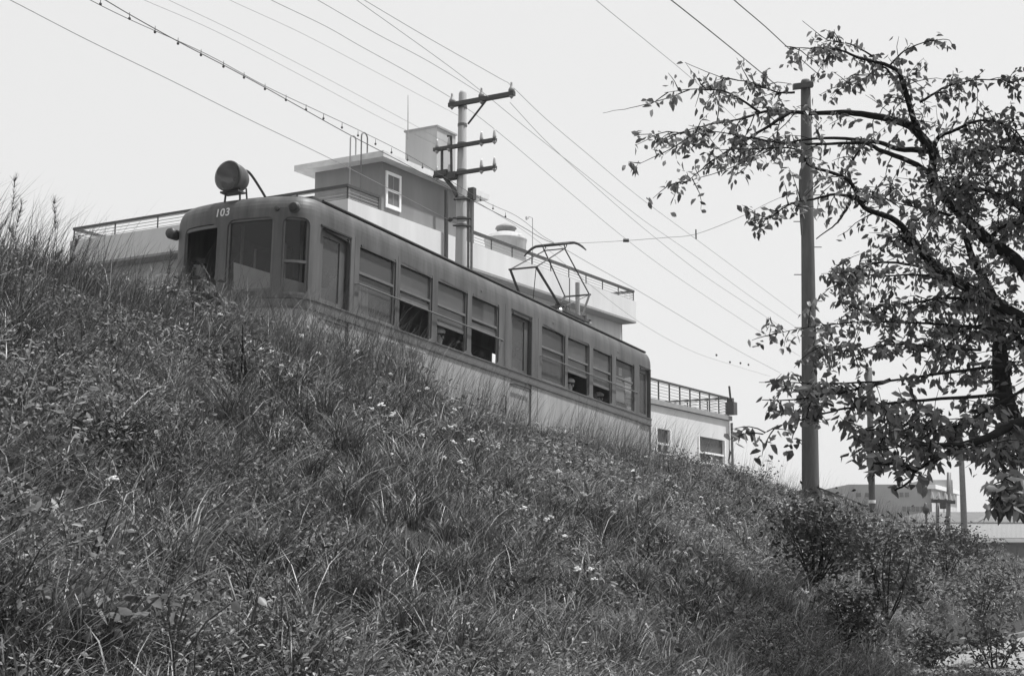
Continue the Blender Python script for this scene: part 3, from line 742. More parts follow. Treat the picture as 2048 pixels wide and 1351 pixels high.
# hooked ladders against the rooftop room
for k, (xl, xr_, vt, vb, vr) in enumerate(((701, 712, 268, 420, 306), (723, 735, 263, 420, 303))):
    q0 = bp(a0 - .62, 0, 0); t0_ = on_any(xl, vt + 10, q0, DR); bb = bc(t0_)[1]; zb_ = ztop - .3
    w_ = abs(bc(on_any(xr_, vt + 10, t0_, DN))[0] - bc(t0_)[0]); zt_ = t0_[2]
    arc = [bp(a0 - .62 + w_ / 2 - w_ / 2 * math.cos(a), bb, zt_ + w_ / 2 * math.sin(a)) for a in np.linspace(0, math.pi, 9)]
    mb = MB(); mb.tube([bp(a0 - .62, bb, zb_)] + arc + [bp(a0 - .62 + w_, bb, zs1)], .03, 6); mb.build('ladder_hoop', 'pipe_grey' if k == 0 else 'mid_metal', bld)
mb = MB(); pd = pR(893, 390, -.12); pd2 = pR(888, 515, -.12); mb.tube([pd + EZ * .2, pd, np.array([pd[0], pd[1], pd2[2] - 1.5])], .085, 8); mb.build('drainpipe', 'dark_metal', bld)
mb = MB(); pd = bp(aR + .06, .9, zbnd); mb.tube([pd + EZ * .3, pd - EZ * 9], .07, 8); mb.build('drainpipe', 'mid_metal', bld)
# bulbous water tank and its cap
tp = on_any(1011, 505, C0 + DN * 3.2, DN); Yt = tp[1]; rr_ = 44 * Yt / F; zt_ = P(1011, 466, Yt)[2]; zc_ = P(1013, 446, Yt)[2]; z0_ = ztop - .6; print('tank', Yt, rr_, zt_ - ztop)
mb = MB(); mb.lathe([tp[0], tp[1], z0_], EZ, [(0, rr_ * .95), (zt_ - z0_ - .55, rr_ * .96), (zt_ - z0_ - .40, rr_), (zt_ - z0_ - .34, rr_ * 1.02), (zt_ - z0_ - .30, rr_ * .97), (zt_ - z0_ - .12, rr_ * .8), (zt_ - z0_, rr_ * .52)], 28)
wt = mb.build('water_tank', 'concrete', bld, smooth=True)
mb = MB(); mb.lathe([tp[0] + .02, tp[1], zt_ - .02], EZ, [(0, .42), (.2, .44), (.22, .52), (.34, .46), (zc_ - zt_, .12), (zc_ - zt_ + .02, 0)], 20); mb.build('tank_cap', 'coping', wt, smooth=True)
# upright vent pipe and aerial near the pantograph
q = pR(1155, 565, -.6); zq = pR(1155, 615, -.6)[2]; mb = MB(); mb.tube([[q[0], q[1], zq - 3], [q[0], q[1], q[2]]], .105, 12); mb.build('vent_pipe', 'coping', bld)
q = pR(1139, 556, -.5); mb = MB(); mb.tube([[q[0], q[1], q[2] - 3.2], q], .03, 6); mb.build('aerial', 'mid_metal', bld)
q = pR(1065, 436, 2.0); mb = MB(); mb.tube([q - EZ * 2.2, q, q + EZ * .0 - DR * .35, q - DR * .4 - EZ * .12], .018, 5); mb.lathe(q - DR * .55 - EZ * .12, DN, [(0, .09), (.03, .09)], 10); mb.build('lightning_rod', 'wirerail', bld)

# ------------------------------------------------------------------ lower wing at the right end of the tram
E0 = P(1459, 841, 64.0)
def wR(u, v, off=0.0): return on_any(u, v, E0 + DN * off, DN)
def wc_(p): q = np.array(p) - E0; return q @ DR, q @ DN, p[2]
def wp(a, b, z): return E0 * [1, 1, 0] + DR * a + DN * b + EZ * z
def wbox(mb, a0, a1, b0, b1, z0, z1): return mb.box(wp((a0 + a1) / 2, (b0 + b1) / 2, (z0 + z1) / 2), (DR, DN, EZ), ((a1 - a0) / 2, (b1 - b0) / 2, (z1 - z0) / 2))
aw0 = wc_(wR(1200, 780))[0]; ze = E0[2]; hr2 = wR(1453, 796, .1)[2] - ze; print('wing', aw0, ze, hr2)
wing = thing('annex_building', 'low white annex with two windows and a railed terrace past the tram rear', 'building', wp(-3, 0, 1.0))
WWN = [(1312, 1341, 855, 906), (1397, 1450, 871, 925)]
op = []
for (u0, u1, v0, v1) in WWN:
    A = wR(u0, v0, 0); Bq = wR(u1, (v0 + v1) / 2, 0); C_ = wR(u0, v1); op.append((wc_(A)[0], wc_(Bq)[0], wc_(C_)[2], wc_(A)[2]))
op.sort(); mb = MB(); zt_ = ze - .02; zb_ = 1.0
cur = aw0
for (x0, x1, z0, z1) in op:
    wbox(mb, cur, x0, 0, .25, zb_, zt_); wbox(mb, x0, x1, 0, .25, z1, zt_); wbox(mb, x0, x1, 0, .25, zb_, z0); cur = x1
wbox(mb, cur, 0, 0, .25, zb_, zt_); wbox(mb, -.25, 0, .25, 7, zb_, zt_); wbox(mb, aw0, -.25, 6.75, 7, zb_, zt_)
mb.build('wall', 'wall_white', wing)
mb = MB(); wbox(mb, aw0, -.25, .25, 6.75, ze - .3, ze - .1); mb.build('terrace_floor', 'coping', wing)
mb = MB(); wbox(mb, aw0, .10, -.10, .3, ze, ze + .20); wbox(mb, -.3, .10, .3, 7.0, ze, ze + .20); mb.build('parapet_coping', 'coping', wing)
for (x0, x1, z0, z1) in op:
    mb = MB(); f_ = .07
    wbox(mb, x0 - .05, x0 + f_, -.03, .1, z0, z1); wbox(mb, x1 - f_, x1 + .05, -.03, .1, z0, z1); wbox(mb, x0, x1, -.03, .1, z0, z0 + f_)
    zm = z0 + (z1 - z0) * .42; wbox(mb, x0 + f_, x1 - f_, .02, .1, zm - .04, zm + .04); wbox(mb, (x0 + x1) / 2 - .04, (x0 + x1) / 2 + .04, .022, .098, z0 + f_, zm - .04)
    wf = mb.build('window', 'white', wing)
    mb = MB(); wbox(mb, x0 + f_, x1 - f_, .12, .13, z0, z1); mb.build('pane', 'glass_house', wf)
    mb = MB(); nb = 9
    for k in range(nb): c_ = x0 + (x1 - x0) * (k + .5) / nb; wbox(mb, c_ - (x1 - x0) / nb * (.47 if k % 2 else .40), c_ + (x1 - x0) / nb * .40, .17 + .03 * (k % 2), .19 + .03 * (k % 2), z0, z1)
    mb.build('curtain', 'coping', wf)
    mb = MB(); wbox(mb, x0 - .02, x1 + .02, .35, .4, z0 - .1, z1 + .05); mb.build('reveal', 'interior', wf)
railing(wing, [wp(aw0, .05, ze + .2), wp(-.05, .05, ze + .2), wp(-.05, 6.9, ze + .2), wp(aw0, 6.9, ze + .2)], hr2 - .2, 1.05, 6, top=.04, th=.025)
mb = MB(); mb.tube([wp(.0, -.10, ze - .1), wp(.0, -.10, 1.0)], .06, 8); mb.build('drainpipe', 'mid_metal', wing)
mb = MB(); q = wp(.0, -.1, ze + .55); mb.box(q, (DR, DN, EZ), (.22, .2, .28)); mb.box(q + EZ * .35, (DR, DN, EZ), (.1, .1, .12)); mb.tube([q + EZ * .1, q + EZ * 1.0 - DR * .2], .05, 6); mb.box(q + DR * .25 + EZ * .1, (DR, DN, EZ), (.08, .08, .1)); mb.build('service_box', 'dark_metal', wing)

# ------------------------------------------------------------------ utility poles
def insulator(mb, p, s=1.0, big=False):
    if big: mb.lathe(p, EZ, [(0, .03 * s), (.02 * s, .09 * s), (.08 * s, .08 * s), (.14 * s, .04 * s), (.22 * s, .028 * s), (.26 * s, .03 * s), (.28 * s, 0)], 12)
    else: mb.lathe(p, EZ, [(0, .02 * s), (.03 * s, .055 * s), (.07 * s, .05 * s), (.12 * s, .045 * s), (.2 * s, .03 * s), (.24 * s, .02 * s), (.25 * s, 0)], 10)
Y1 = 29.5
pb = P(920, 560, Y1); ptop = P(925.5, 182, Y1); PX, PY = pb[0], pb[1]
zbase = float(terrain(*WC(pb)))
def p1(u, v, off=0.0):                    # a point in the vertical plane through the pole, across the track
    return on_any(u, v, np.array([PX, PY, 0]) + DR * off, DR)
pole = thing('utility_pole', 'grey concrete utility pole with three crossarms standing behind the tram', 'utility pole', (PX, PY, zbase), group=None)
mb = MB(); tp_ = np.array([ptop[0], ptop[1], ptop[2]])
mb.tube([[PX, PY, zbase - .3], [PX, PY, zbase + 3], tp_ - EZ * .06, tp_], [.165, .145, .086, .06], 20); mb.build('shaft', 'concrete', pole, smooth=True)
for (u0, v0, u1, v1, r, ins) in ((898, 211, 1029, 186, .046, [(904, 208, 1), (963, 195, 1), (1023, 184, 1)]), (868, 300, 992, 284, .036, [(963, 287, 0), (989, 283.5, 0), (874, 299, 0), (898, 296, 0)]), (868, 354, 992, 338, .036, [(963, 341.5, 0), (989, 338, 0), (874, 353, 0), (898, 350, 0)])):
    A = p1(u0, v0, -.12); Bq = p1(u1, v1, -.12); Bq[2] = A[2]; d = unit(Bq - A); mb = MB()
    mb.box((A + Bq) / 2, (d, DR, EZ), (np.linalg.norm(Bq - A) / 2, .045, r)); ca = mb.build('crossarm', 'dark_metal', pole)
    for (ui, vi, bgk) in ins:
        q = p1(ui, vi, -.12); q[2] = A[2] + r; mb = MB(); insulator(mb, q, .78, bgk)
        mb.lathe(q - EZ * (2 * r + .06), EZ, [(0, .01), (.05, .05), (.06, .05)], 8); mb.build('insulator', 'ceramic' if not bgk else 'pipe_grey', ca, smooth=True)
mb = MB(); mb.tube([p1(973, 200, -.12), p1(936, 248, -.12)], .022, 6); mb.build('brace', 'dark_metal', pole)
mb = MB()
for v in (214, 250, 288, 342, 397, 437, 451): 
    c_ = p1(924, v); f_ = (c_[2] - zbase) / (tp_[2] - zbase); r_ = .165 - .08 * f_ + .012; mb.lathe([PX + (tp_[0] - PX) * f_, PY + (tp_[1] - PY) * f_, c_[2] - .03], EZ, [(0, r_), (.06, r_)], 16)
mb.build('clamp_band', 'mid_metal', pole)
mb = MB(); mb.tube([p1(884, 300, -.12), p1(884, 352, -.12)], .035, 6); mb.tube([p1(895, 272, -.1), p1(902, 272, -.1), p1(903, 350, -.1)], .028, 6)
mb.tube(catmull([p1(886, 350, -.1), p1(895, 362, -.1), p1(905, 374, -.1), p1(914, 392, -.1)], 3), .045, 6); mb.box(p1(886, 348, -.1), (DR, DN, EZ), (.12, .16, .06)); mb.box(p1(905, 352, -.1), (DR, DN, EZ), (.10, .12, .07)); mb.build('cable_terminal', 'dark_metal', pole)
for (uu_, vt) in ((937, 398), (943.5, 388)):
    mb = MB(); a_ = p1(uu_, vt, -.05); mb.tube([a_, [a_[0], a_[1], zbase]], .028, 8); mb.build('conduit', 'mid_metal', pole)
mb = MB(); mb.box(p1(944, 388, -.05), (DR, DN, EZ), (.06, .07, .13)); mb.tube([p1(908, 399, -.15), p1(943, 397, -.12)], .022, 6); mb.tube([p1(906, 436, -.15), p1(943, 437, -.1)], .02, 6); mb.tube([p1(906, 451, -.15), p1(943, 452, -.1)], .02, 6); mb.lathe(p1(900, 439, -.15), -DN, [(-.05, .03), (0, .055), (.05, .03)], 8); mb.build('bracket', 'dark_metal', pole)

Y2 = 26.0
p2b, _d = P(1621, 965, Y2), 0; z2 = float(terrain(*WC(p2b)))
p2t = P(1611, 160, Y2)
pole2 = thing('utility_pole', 'tall dark timber pole rising from the bank crest in front of the leaning tree', 'utility pole', (p2b[0], p2b[1], z2))
mb = MB(); mb.tube([[p2b[0], p2b[1], z2 - .3], p2b, P(1617, 600, Y2), P(1613, 300, Y2), p2t - EZ * .04, p2t], [.165, .157, .13, .108, .09, .075], 20); mb.build('shaft', 'timber', pole2, smooth=True)
mb = MB(); A = P(1586, 174, Y2 - .1); Bq = P(1626, 169, Y2 - .1); mb.box((A + Bq) / 2, (unit(Bq - A), unit(np.cross(unit(Bq - A), EZ)), EZ), (np.linalg.norm(Bq - A) / 2, .05, .05)); ca = mb.build('crossarm', 'dark_metal', pole2)
mb = MB()
for (v, s_) in ((443, -1), (549, -1), (494, 1), (602, 1), (655, -1), (710, 1), (390, 1), (765, -1)):
    c_ = P(1613 + (v - 300) * .012, v, Y2); e_ = c_ + np.array([s_ * .26, 0, 0]); mb.tube([c_, e_], .009, 5)
mb.build('step_bolt', 'dark_metal', pole2)
mb = MB(); mb.tube(catmull([P(1607, 330, Y2 - .12), P(1600, 350, Y2 - .12), P(1601, 420, Y2 - .12), P(1604, 470, Y2 - .15)], 4), .022, 6); mb.build('cable', 'dark_metal', pole2)

def simple_pole(u, vt, vb, Yd, r0, r1, label, m='timber', arms=(), extra=None, lean=0):
    b_ = P(u + lean, vb, Yd); t_ = P(u, vt, Yd); zb_ = min(float(terrain(*WC(b_))), b_[2])
    r = thing('utility_pole', label, 'utility pole', (b_[0], b_[1], zb_))
    mb = MB(); mb.tube([[b_[0], b_[1], zb_ - .2], b_, (b_ + t_) / 2, t_], [r0, r0, (r0 + r1) / 2, r1], 14); mb.build('shaft', m, r, smooth=True)
    for (ua, va, ub, vb2) in arms:
        A = P(ua, va, Yd - .15); Bq = P(ub, vb2, Yd - .15); mb = MB(); d = unit(Bq - A); mb.box((A + Bq) / 2, (d, unit(np.cross(d, EZ)), EZ), (np.linalg.norm(Bq - A) / 2, .05, .06)); ca = mb.build('crossarm', 'dark_metal', r)
        for f_ in (.06, .5, .94): mb = MB(); insulator(mb, A + (Bq - A) * f_ + EZ * .06, 1.0); mb.build('insulator', 'ceramic', ca)
    return r
r3 = simple_pole(1738, 735, 1032, 32, .075, .065, 'thin dark pole with a white band at the bank edge right of the timber pole', lean=7)
c_ = P(1744, 1003, 32); mb = MB(); mb.lathe(c_ - EZ * .03, EZ, [(0, .085), (.07, .085)], 12); mb.build('paint_band', 'white', r3)
r4 = simple_pole(1921, 872, 1064, 60, .14, .10, 'tallest far pole with curved bracket arm under the low branch', arms=((1912, 917, 1962, 919),), lean=8, m='mid_metal')
mb = MB(); mb.tube(catmull([P(1922, 902, 60), P(1940, 897, 60), P(1955, 898, 60), P(1961, 910, 60)], 4), .04, 6); mb.tube([P(1936, 916, 60), P(1945, 899, 60)], .03, 5); mb.build('bracket_arm', 'mid_metal', r4)
simple_pole(1898, 944, 1062, 56, .09, .08, 'short bare-topped far pole just left of the tallest far pole', m='mid_metal', lean=-2, arms=((1893, 1003, 1910, 1004),))
r6 = simple_pole(1875, 998, 1078, 50, .065, .06, 'shortest far pole carrying a small crossarm and transformer box', m='mid_metal', arms=((1863, 1001, 1893, 1002),))
mb = MB(); q = P(1886, 1011, 49.9); mb.box(q, ((1, 0, 0), (0, 1, 0), EZ), (.09, .08, .10)); mb.lathe(q + EZ * .1, EZ, [(0, .05), (.06, .02)], 8); mb.build('transformer', 'dark_metal', r6)
sb = P(1853, 1072, 46); sg0 = thing('signal_lamp', 'dark oval-headed signal on a thin post beside the far shrubs', 'signal', (sb[0], sb[1], float(terrain(*WC(sb)))))
mb = MB(); mb.tube([[sb[0], sb[1], float(terrain(*WC(sb)))], P(1852, 1022, 46)], .035, 6); mb.build('post', 'dark_metal', sg0)
mb = MB(); q = P(1852, 1028, 46); mb.lathe(q, EZ, [(0, .03), (.06, .09), (.16, .12), (.24, .10), (.30, .05), (.36, .04), (.38, 0)], 14); mb.build('lamp_head', 'dark_metal', sg0, smooth=True)

# ------------------------------------------------------------------ overhead wires: each hangs in a vertical plane parallel to the track
def wire(name, label, px, t0, r=.008, m='wire', grp='overhead wires along the track', cat='wire', pts=None):
    pts = pts or catmull([on_plane(u, v, t0) for (u, v) in px], 6)
    o = MB().tube(pts, r * .72, 5).build(name, m)
    
    return tag(o, label, cat, grp)
tP = WC(p1(925, 300))[1]
def t_at(u, v): return WC(p1(u, v, -.12))[1]
def recentre(o):
    me = o.data; c_ = Vector(me.vertices[0].co); me.transform(Matrix.Translation(-c_)); o.location = c_
WL = []
W_ = lambda *a, **k: WL.append(wire(*a, **k))
W_('overhead_wire', 'lowest overhead wire, running from the top left corner to a knob on the concrete pole', [(-40, -28), (24, 2), (171, 78), (342, 161), (488, 234), (650, 312), (758, 367), (889, 435), (900, 439)], t_at(900, 439), .008, 'pipe_grey')
CT = 9.73 + Wd / 2
W_('contact_wire', 'thick contact wire crossing the sky above the tram to the pantograph', [(150, -34), (210, 0), (259, 29), (356, 83), (488, 152), (610, 220), (700, 270), (820, 333), (939, 398), (1033, 447), (1085, 477), (1115, 489)], CT, .0085)
W_('messenger_wire', 'thin wire beaded with hanging clips that crosses the contact wire at upper left', [(120, -32), (180, 0), (259, 39), (412, 108), (530, 172), (640, 224), (725, 264), (830, 318), (961, 398), (1033, 432), (1083, 470), (1108, 485)], CT, .006)
bead = [(201, 7), (259, 36), (310, 63), (356, 86), (402, 109), (447, 132), (488, 154), (530, 177), (572, 199), (612, 218), (647, 236), (684, 254), (716, 270), (751, 287), (783, 304), (815, 319), (845, 334), (961, 399), (986, 416), (1011, 432)]
for k, (bu, bv_) in enumerate(bead):
    c_ = on_plane(bu, bv_, CT); mb = MB(); mb.lathe(c_ - EZ * .025, EZ, [(0, .005), (.008, .016), (.026, .016), (.034, .005), (.09, .003), (.095, 0)], 8)
    tag(mb.build('wire_hanger', 'dark_metal'), 'small dark hanging clip strung on the contact wire pair', 'wire clip', 'hanging clips on the contact wire')
W_('overhead_wire', 'wire from the top edge to the left insulator of the concrete pole top', [(480, -34), (542, 0), (650, 52), (722, 93), (813, 143), (903, 196)], t_at(904, 200), .008, 'pipe_grey')
W_('overhead_wire', 'wire from the top edge that meets the middle insulator from the left', [(575, -34), (635, 0), (750, 66), (859, 124), (963, 188)], t_at(963, 190), .008, 'pipe_grey')
W_('overhead_wire', 'steeper wire crossing down to the middle insulator and on to the right', [(670, -34), (713, 0), (800, 62), (900, 134), (972, 190), (1060, 262), (1150, 333), (1276, 432), (1330, 470), (1392, 513), (1500, 592), (1600, 660)], t_at(975, 190) - .05, .0085, 'wire_pale')
W_('overhead_wire', 'wire passing the end insulator of the top crossarm', [(680, -28), (728, 0), (860, 78), (1000, 157), (1022, 171), (1090, 236), (1180, 312), (1276, 392), (1392, 478), (1500, 558), (1602, 634)], t_at(1023, 178), .0085, 'wire_pale')
W_('overhead_wire', 'wire running from the left insulator down to the right behind the span wire', [(903, 196), (962, 237), (1036, 297), (1148, 392), (1252, 478), (1352, 552), (1500, 650), (1600, 712)], t_at(904, 200) + .02, .0085, 'wire_pale')
W_('overhead_wire', 'wire above the railing that falls away to the far poles', [(1020, 205), (1100, 290), (1212, 392), (1304, 470), (1400, 545), (1500, 612), (1602, 680)], t_at(989, 280), .0085, 'wire_pale')
W_('overhead_wire', 'faint thin wire from the upper left to the second crossarm', [(238, -25), (288, 0), (430, 62), (600, 150), (760, 235), (874, 290)], t_at(874, 290) , .005, 'wire_pale')
W_('overhead_wire', 'faint thin wire next above it ending at the inner second crossarm insulator', [(290, -25), (337, 0), (480, 68), (640, 150), (800, 235), (898, 288)], t_at(898, 288), .005, 'wire_pale')
W_('overhead_wire', 'faint thin wire crossing high behind the pole top from the left', [(410, -28), (459, 0), (600, 65), (740, 138), (918, 232)], t_at(918, 232), .005, 'wire_pale')
W_('contact_wire', 'contact wire continuing behind the pantograph towards the far poles', [(1115, 489), (1180, 527), (1278, 582), (1400, 655), (1475, 700), (1560, 745)], CT, .008, 'wire_pale')
W_('messenger_wire', 'lower beaded wire falling to the right beyond the tram roof', [(940, 395), (1060, 470), (1160, 553), (1276, 642), (1380, 700), (1460, 728), (1540, 752)], CT + 3.2, .007, 'wire_pale')
for (bu, bv_) in ((1433, 712), (1460, 726), (1481, 728), (1497, 731)):
    c_ = on_plane(bu, bv_, CT); mb = MB(); mb.lathe(c_, EZ, [(0, .008), (.015, .025), (.045, .025), (.06, .008)], 8)
    tag(mb.build('wire_hanger', 'dark_metal'), 'dark clip on the faint wires between the tram rear and the timber pole', 'wire clip', 'clips on the far wires')
t2 = WC(p2t)[1]
W_('overhead_wire', 'pale wire from the top edge reaching down towards the tree above the tram', [(1150, -44), (1192, 0), (1300, 88), (1375, 150), (1470, 236), (1560, 330)], t2 + .6, .006, 'wire_pale')
W_('overhead_wire', 'dark wire from the top edge to the left end of the timber pole crossarm', [(1300, -32), (1342, 0), (1420, 62), (1500, 127), (1552, 170)], t2, .013)
W_('overhead_wire', 'dark wire nearest the tree from the top edge to the timber pole top', [(1435, -34), (1468, 0), (1530, 53), (1585, 104), (1622, 136), (1640, 152)], t2 - .3, .013)
sp = [P(1108, 487, 26.2), P(1180, 485, 26.6), P(1252, 481, 27), P(1330, 475, 26.9), P(1392, 468, 26.7), P(1480, 434, 26.3), P(1540, 404, 26.1), P(1608, 375, 26.0)]
WL.append(wire('span_wire', 'thin span wire with an insulator from the timber pole to the contact wire', None, 0, .007, 'wire_pale', pts=catmull(sp, 4)))
for o in WL: recentre(o)
for (q, rr2) in ((P(1252, 481, 27), .05),):
    mb = MB(); mb.tube([q - np.array([.055, 0, -.003]), q + np.array([.055, 0, .003])], rr2 * .7, 8); tag(mb.build('strain_insulator', 'dark_metal'), 'dark strain insulator threaded on the span wire', 'insulator')
mb = MB(); q = P(1392, 468, 26.7); mb.tube([q + EZ * .09, q - EZ * .1], .014, 5); tag(mb.build('wire_clamp', 'dark_metal'), 'small upright clamp on the span wire left of the tree', 'clamp')

# ------------------------------------------------------------------ far buildings at the right
def fb(mb, u0, u1, vt, Yd, depth, z0): 
    a = P(u0, vt, Yd); b = P(u1, vt, Yd); mb.box(((a[0] + b[0]) / 2, Yd + depth / 2, (a[2] + z0) / 2), ((1, 0, 0), (0, 1, 0), EZ), ((b[0] - a[0]) / 2, depth / 2, (a[2] - z0) / 2)); return a, b
fbd = thing('office_building', 'distant pale grey office block low on the horizon at the right', 'building', (P(1800, 1100, 150)[0], 150, 0))
mb = MB(); fb(mb, 1697, 1862, 968, 150, 14, -1); mb.build('wall', 'far_wall', fbd)
mb = MB(); a, b = P(1862, 975, 149.5), P(1924, 987, 163); 
A = np.array([a[0], 149.5, -1]); Bq = np.array([b[0], 165, -1]); za = a[2]
mb.quad(A, Bq, Bq + EZ * (za + 1), A + EZ * (za + 1)); mb.quad(Bq, Bq + [0, 8, 0], Bq + [0, 8, za + 1], Bq + EZ * (za + 1)); mb.build('wall', 'wall_light', fbd)
mb = MB(); fb(mb, 1852, 1905, 959, 156, 6, za - .5); mb.build('rooftop_room', 'far_wall', fbd)
mb = MB(); d = unit(Bq - A); c_ = (A + Bq) / 2; mb.box([c_[0], c_[1], za + .12], (d, np.cross(d, EZ), EZ), (np.linalg.norm(Bq - A) / 2 + .2, .5, .22)); mb.build('roof_edge', 'white', fbd)
for (u0, u1, v0, v1) in ((1799, 1807, 984, 993), (1810, 1818, 984, 993), (1712, 1722, 985, 993), (1730, 1740, 985, 993)) + tuple((1805 + 9 * k, 1812 + 9 * k, 1012, 1022) for k in range(6)):
    a = P(u0, v0, 149.95); b = P(u1, v1, 149.95); mb = MB(); mb.box(((a[0] + b[0]) / 2, 149.95, (a[2] + b[2]) / 2), ((1, 0, 0), (0, 1, 0), EZ), ((b[0] - a[0]) / 2, .03, (a[2] - b[2]) / 2)); mb.build('window', 'far_dark', fbd)
# hip-roofed hall
hp_ = thing('hall_building', 'long low hall with a dark grey hipped roof behind the corrugated shed', 'building', (P(1950, 1100, 105)[0], 105, 0))
rA = [P(1800, 1047, 100), P(2200, 1047, 100), P(2200, 1047, 100) + np.array([0, 16, 0]), P(1800, 1047, 100) + np.array([0, 16, 0])]
zr_ = P(1950, 1023, 108)[2]; r0_ = np.array([P(1850, 1023, 108)[0], 108, zr_]); r1_ = np.array([P(2170, 1023, 108)[0], 108, zr_])
mb = MB(); mb.add([*rA, r0_, r1_], [(0, 1, 5, 4), (1, 2, 5), (2, 3, 4, 5), (3, 0, 4)]); mb.build('roof', 'roof_tile', hp_)
mb = MB(); mb.tube([P(1988, 1023, 107.5), P(1945, 1046, 99.8)], .15, 4); mb.build('hip_ridge', 'far_dark', hp_)
mb = MB(); mb.box(((rA[0][0] + rA[1][0]) / 2, 108, (rA[0][2] - 1) / 2), ((1, 0, 0), (0, 1, 0), EZ), ((rA[1][0] - rA[0][0]) / 2 - .4, 7.6, (rA[0][2] + 1) / 2 - .02)); mb.build('wall', 'shed_wall', hp_)
# corrugated shed
shd = thing('storage_shed', 'long shed with ribbed pale roof and bright fascia at the right edge', 'shed', (P(1950, 1100, 78)[0], 78, 0))
YS = 78; e0 = P(1800, 1076, YS); e1 = P(2230, 1076, YS); t0_ = P(1800, 1047, YS + 5); t1_ = P(2230, 1047, YS + 5)
mb = MB(); nn_ = 170
for k in range(nn_):
    f0 = k / nn_; f1 = (k + .5) / nn_; f2 = (k + 1) / nn_; up_ = np.array([0, 0, .05])
    a, b, c2 = e0 + (e1 - e0) * f0, e0 + (e1 - e0) * f1 + up_, e0 + (e1 - e0) * f2
    A, B2, C2 = t0_ + (t1_ - t0_) * f0, t0_ + (t1_ - t0_) * f1 + up_, t0_ + (t1_ - t0_) * f2
    mb.add([a, b, c2, A, B2, C2], [(0, 1, 4, 3), (1, 2, 5, 4)])
bk = t0_ + np.array([0, 5, -.8]); bk1 = t1_ + np.array([0, 5, -.8]); mb.quad(t0_, t1_, bk1, bk)
mb.build('roof', 'pipe_grey', shd)
mb = MB(); mb.tube([t0_ + EZ * .05, t1_ + EZ * .05], .09, 6); mb.build('ridge_cap', 'far_dark', shd)
mb = MB(); mb.box(((e0[0] + e1[0]) / 2, YS - .05, e0[2] - .10), ((1, 0, 0), (0, 1, 0), EZ), ((e1[0] - e0[0]) / 2, .04, .10)); mb.build('fascia', 'white', shd)
mb = MB(); mb.box(((e0[0] + e1[0]) / 2, YS + 4.5, (e0[2] - 1.25) / 2), ((1, 0, 0), (0, 1, 0), EZ), ((e1[0] - e0[0]) / 2, 4.2, (e0[2] + .75) / 2)); mb.build('wall', 'shed_wall', shd)
for (u0, u1) in ((1998, 2014), (2034, 2046)):
    a = P(u0, 1090, YS + .25); b = P(u1, 1112, YS + .25); mb = MB(); mb.box(((a[0] + b[0]) / 2, YS + .27, (a[2] + b[2]) / 2), ((1, 0, 0), (0, 1, 0), EZ), ((b[0] - a[0]) / 2, .02, (a[2] - b[2]) / 2)); mb.build('window', 'far_dark', shd)
# two house roofs peeping over the bank
def gable(label, pts_px, Yd, depth):
    a, b, c2 = [P(u, v, Yd) for (u, v) in pts_px]
    r = thing('house', label, 'house', (b[0], Yd, 0)); off = np.array([0, depth, 0]); mb = MB()
    w2 = np.array([c2[0], c2[1], c2[2]])
    mb.add([a, b, c2, a + off, b + off, c2 + off], [(0, 1, 4, 3), (1, 2, 5, 4)]); mb.build('roof', 'roof_tile', r)
    mb = MB(); a2, c3 = a - EZ * .1, c2 - EZ * .1; lo = -1.0
    mb.add([[a2[0] + .2, Yd + .3, lo], [c3[0] - .3, Yd + .3, lo], [c3[0] - .3, Yd + .3, c3[2]], [b[0], Yd + .3, b[2] - .15], [a2[0] + .2, Yd + .3, a2[2] - .1]], [(0, 1, 2, 3, 4)])
    mb.add([[c3[0] - .3, Yd + .3, lo], [c3[0] - .3, Yd + depth, lo], [c3[0] - .3, Yd + depth, c3[2]], [c3[0] - .3, Yd + .3, c3[2]]], [(0, 1, 2, 3)]); mb.build('wall', 'shed_wall', r)
gable('dark roofed house half hidden by the bank right of the timber pole', [(1560, 985), (1640, 974), (1738, 1012)], 62, 9)
gable('small dark gable just left of the corrugated shed', [(1740, 1040), (1778, 1027), (1826, 1052)], 70, 8)

# ------------------------------------------------------------------ leaves
def leaf_cloud(name, C, size, m, parent=None, tone=(.03, .10), droop=.5, seed=0, ar=.5, up=0.0):
    g = np.random.default_rng(seed); n = len(C)
    L = size * g.uniform(.7, 1.25, n) if np.isscalar(size) else size
    az = g.uniform(0, 2 * np.pi, n); el = -droop + g.normal(0, .45, n) + up
    a = np.stack([np.cos(az) * np.cos(el), np.sin(az) * np.cos(el), np.sin(el)], 1)
    rv = g.normal(size=(n, 3)); b = np.cross(a, rv); b /= np.linalg.norm(b, axis=1)[:, None]; c = np.cross(a, b)
    L = L[:, None]; W = L * ar * g.uniform(.8, 1.1, (n, 1)); fold = W * .22
    P0 = C; P1 = C + a * L * .35 + b * W * .5 + c * fold; P2 = C + a * L * .35 - b * W * .5 + c * fold
    P3 = C + a * L * .72 + b * W * .38 + c * fold * .6 - EZ * L * .04; P4 = C + a * L * .72 - b * W * .38 + c * fold * .6 - EZ * L * .04
    P5 = C + a * L - EZ * L * .12; Pm = C + a * L * .4; Pn = C + a * L * .72 - EZ * L * .03
    V = np.stack([P0, P1, P2, P3, P4, P5, Pm, Pn], 1).reshape(-1, 3); o = (np.arange(n) * 8)[:, None]
    F4 = np.concatenate([o + [[6, 1, 3, 7]], o + [[2, 6, 7, 4]]]); F3 = np.concatenate([o + [[0, 1, 6]], o + [[0, 6, 2]], o + [[7, 3, 5]], o + [[4, 7, 5]]])
    tn = np.repeat(g.uniform(tone[0], tone[1], n), 8)
    return np_mesh(name, V, [F4, F3], m, parent, tn)

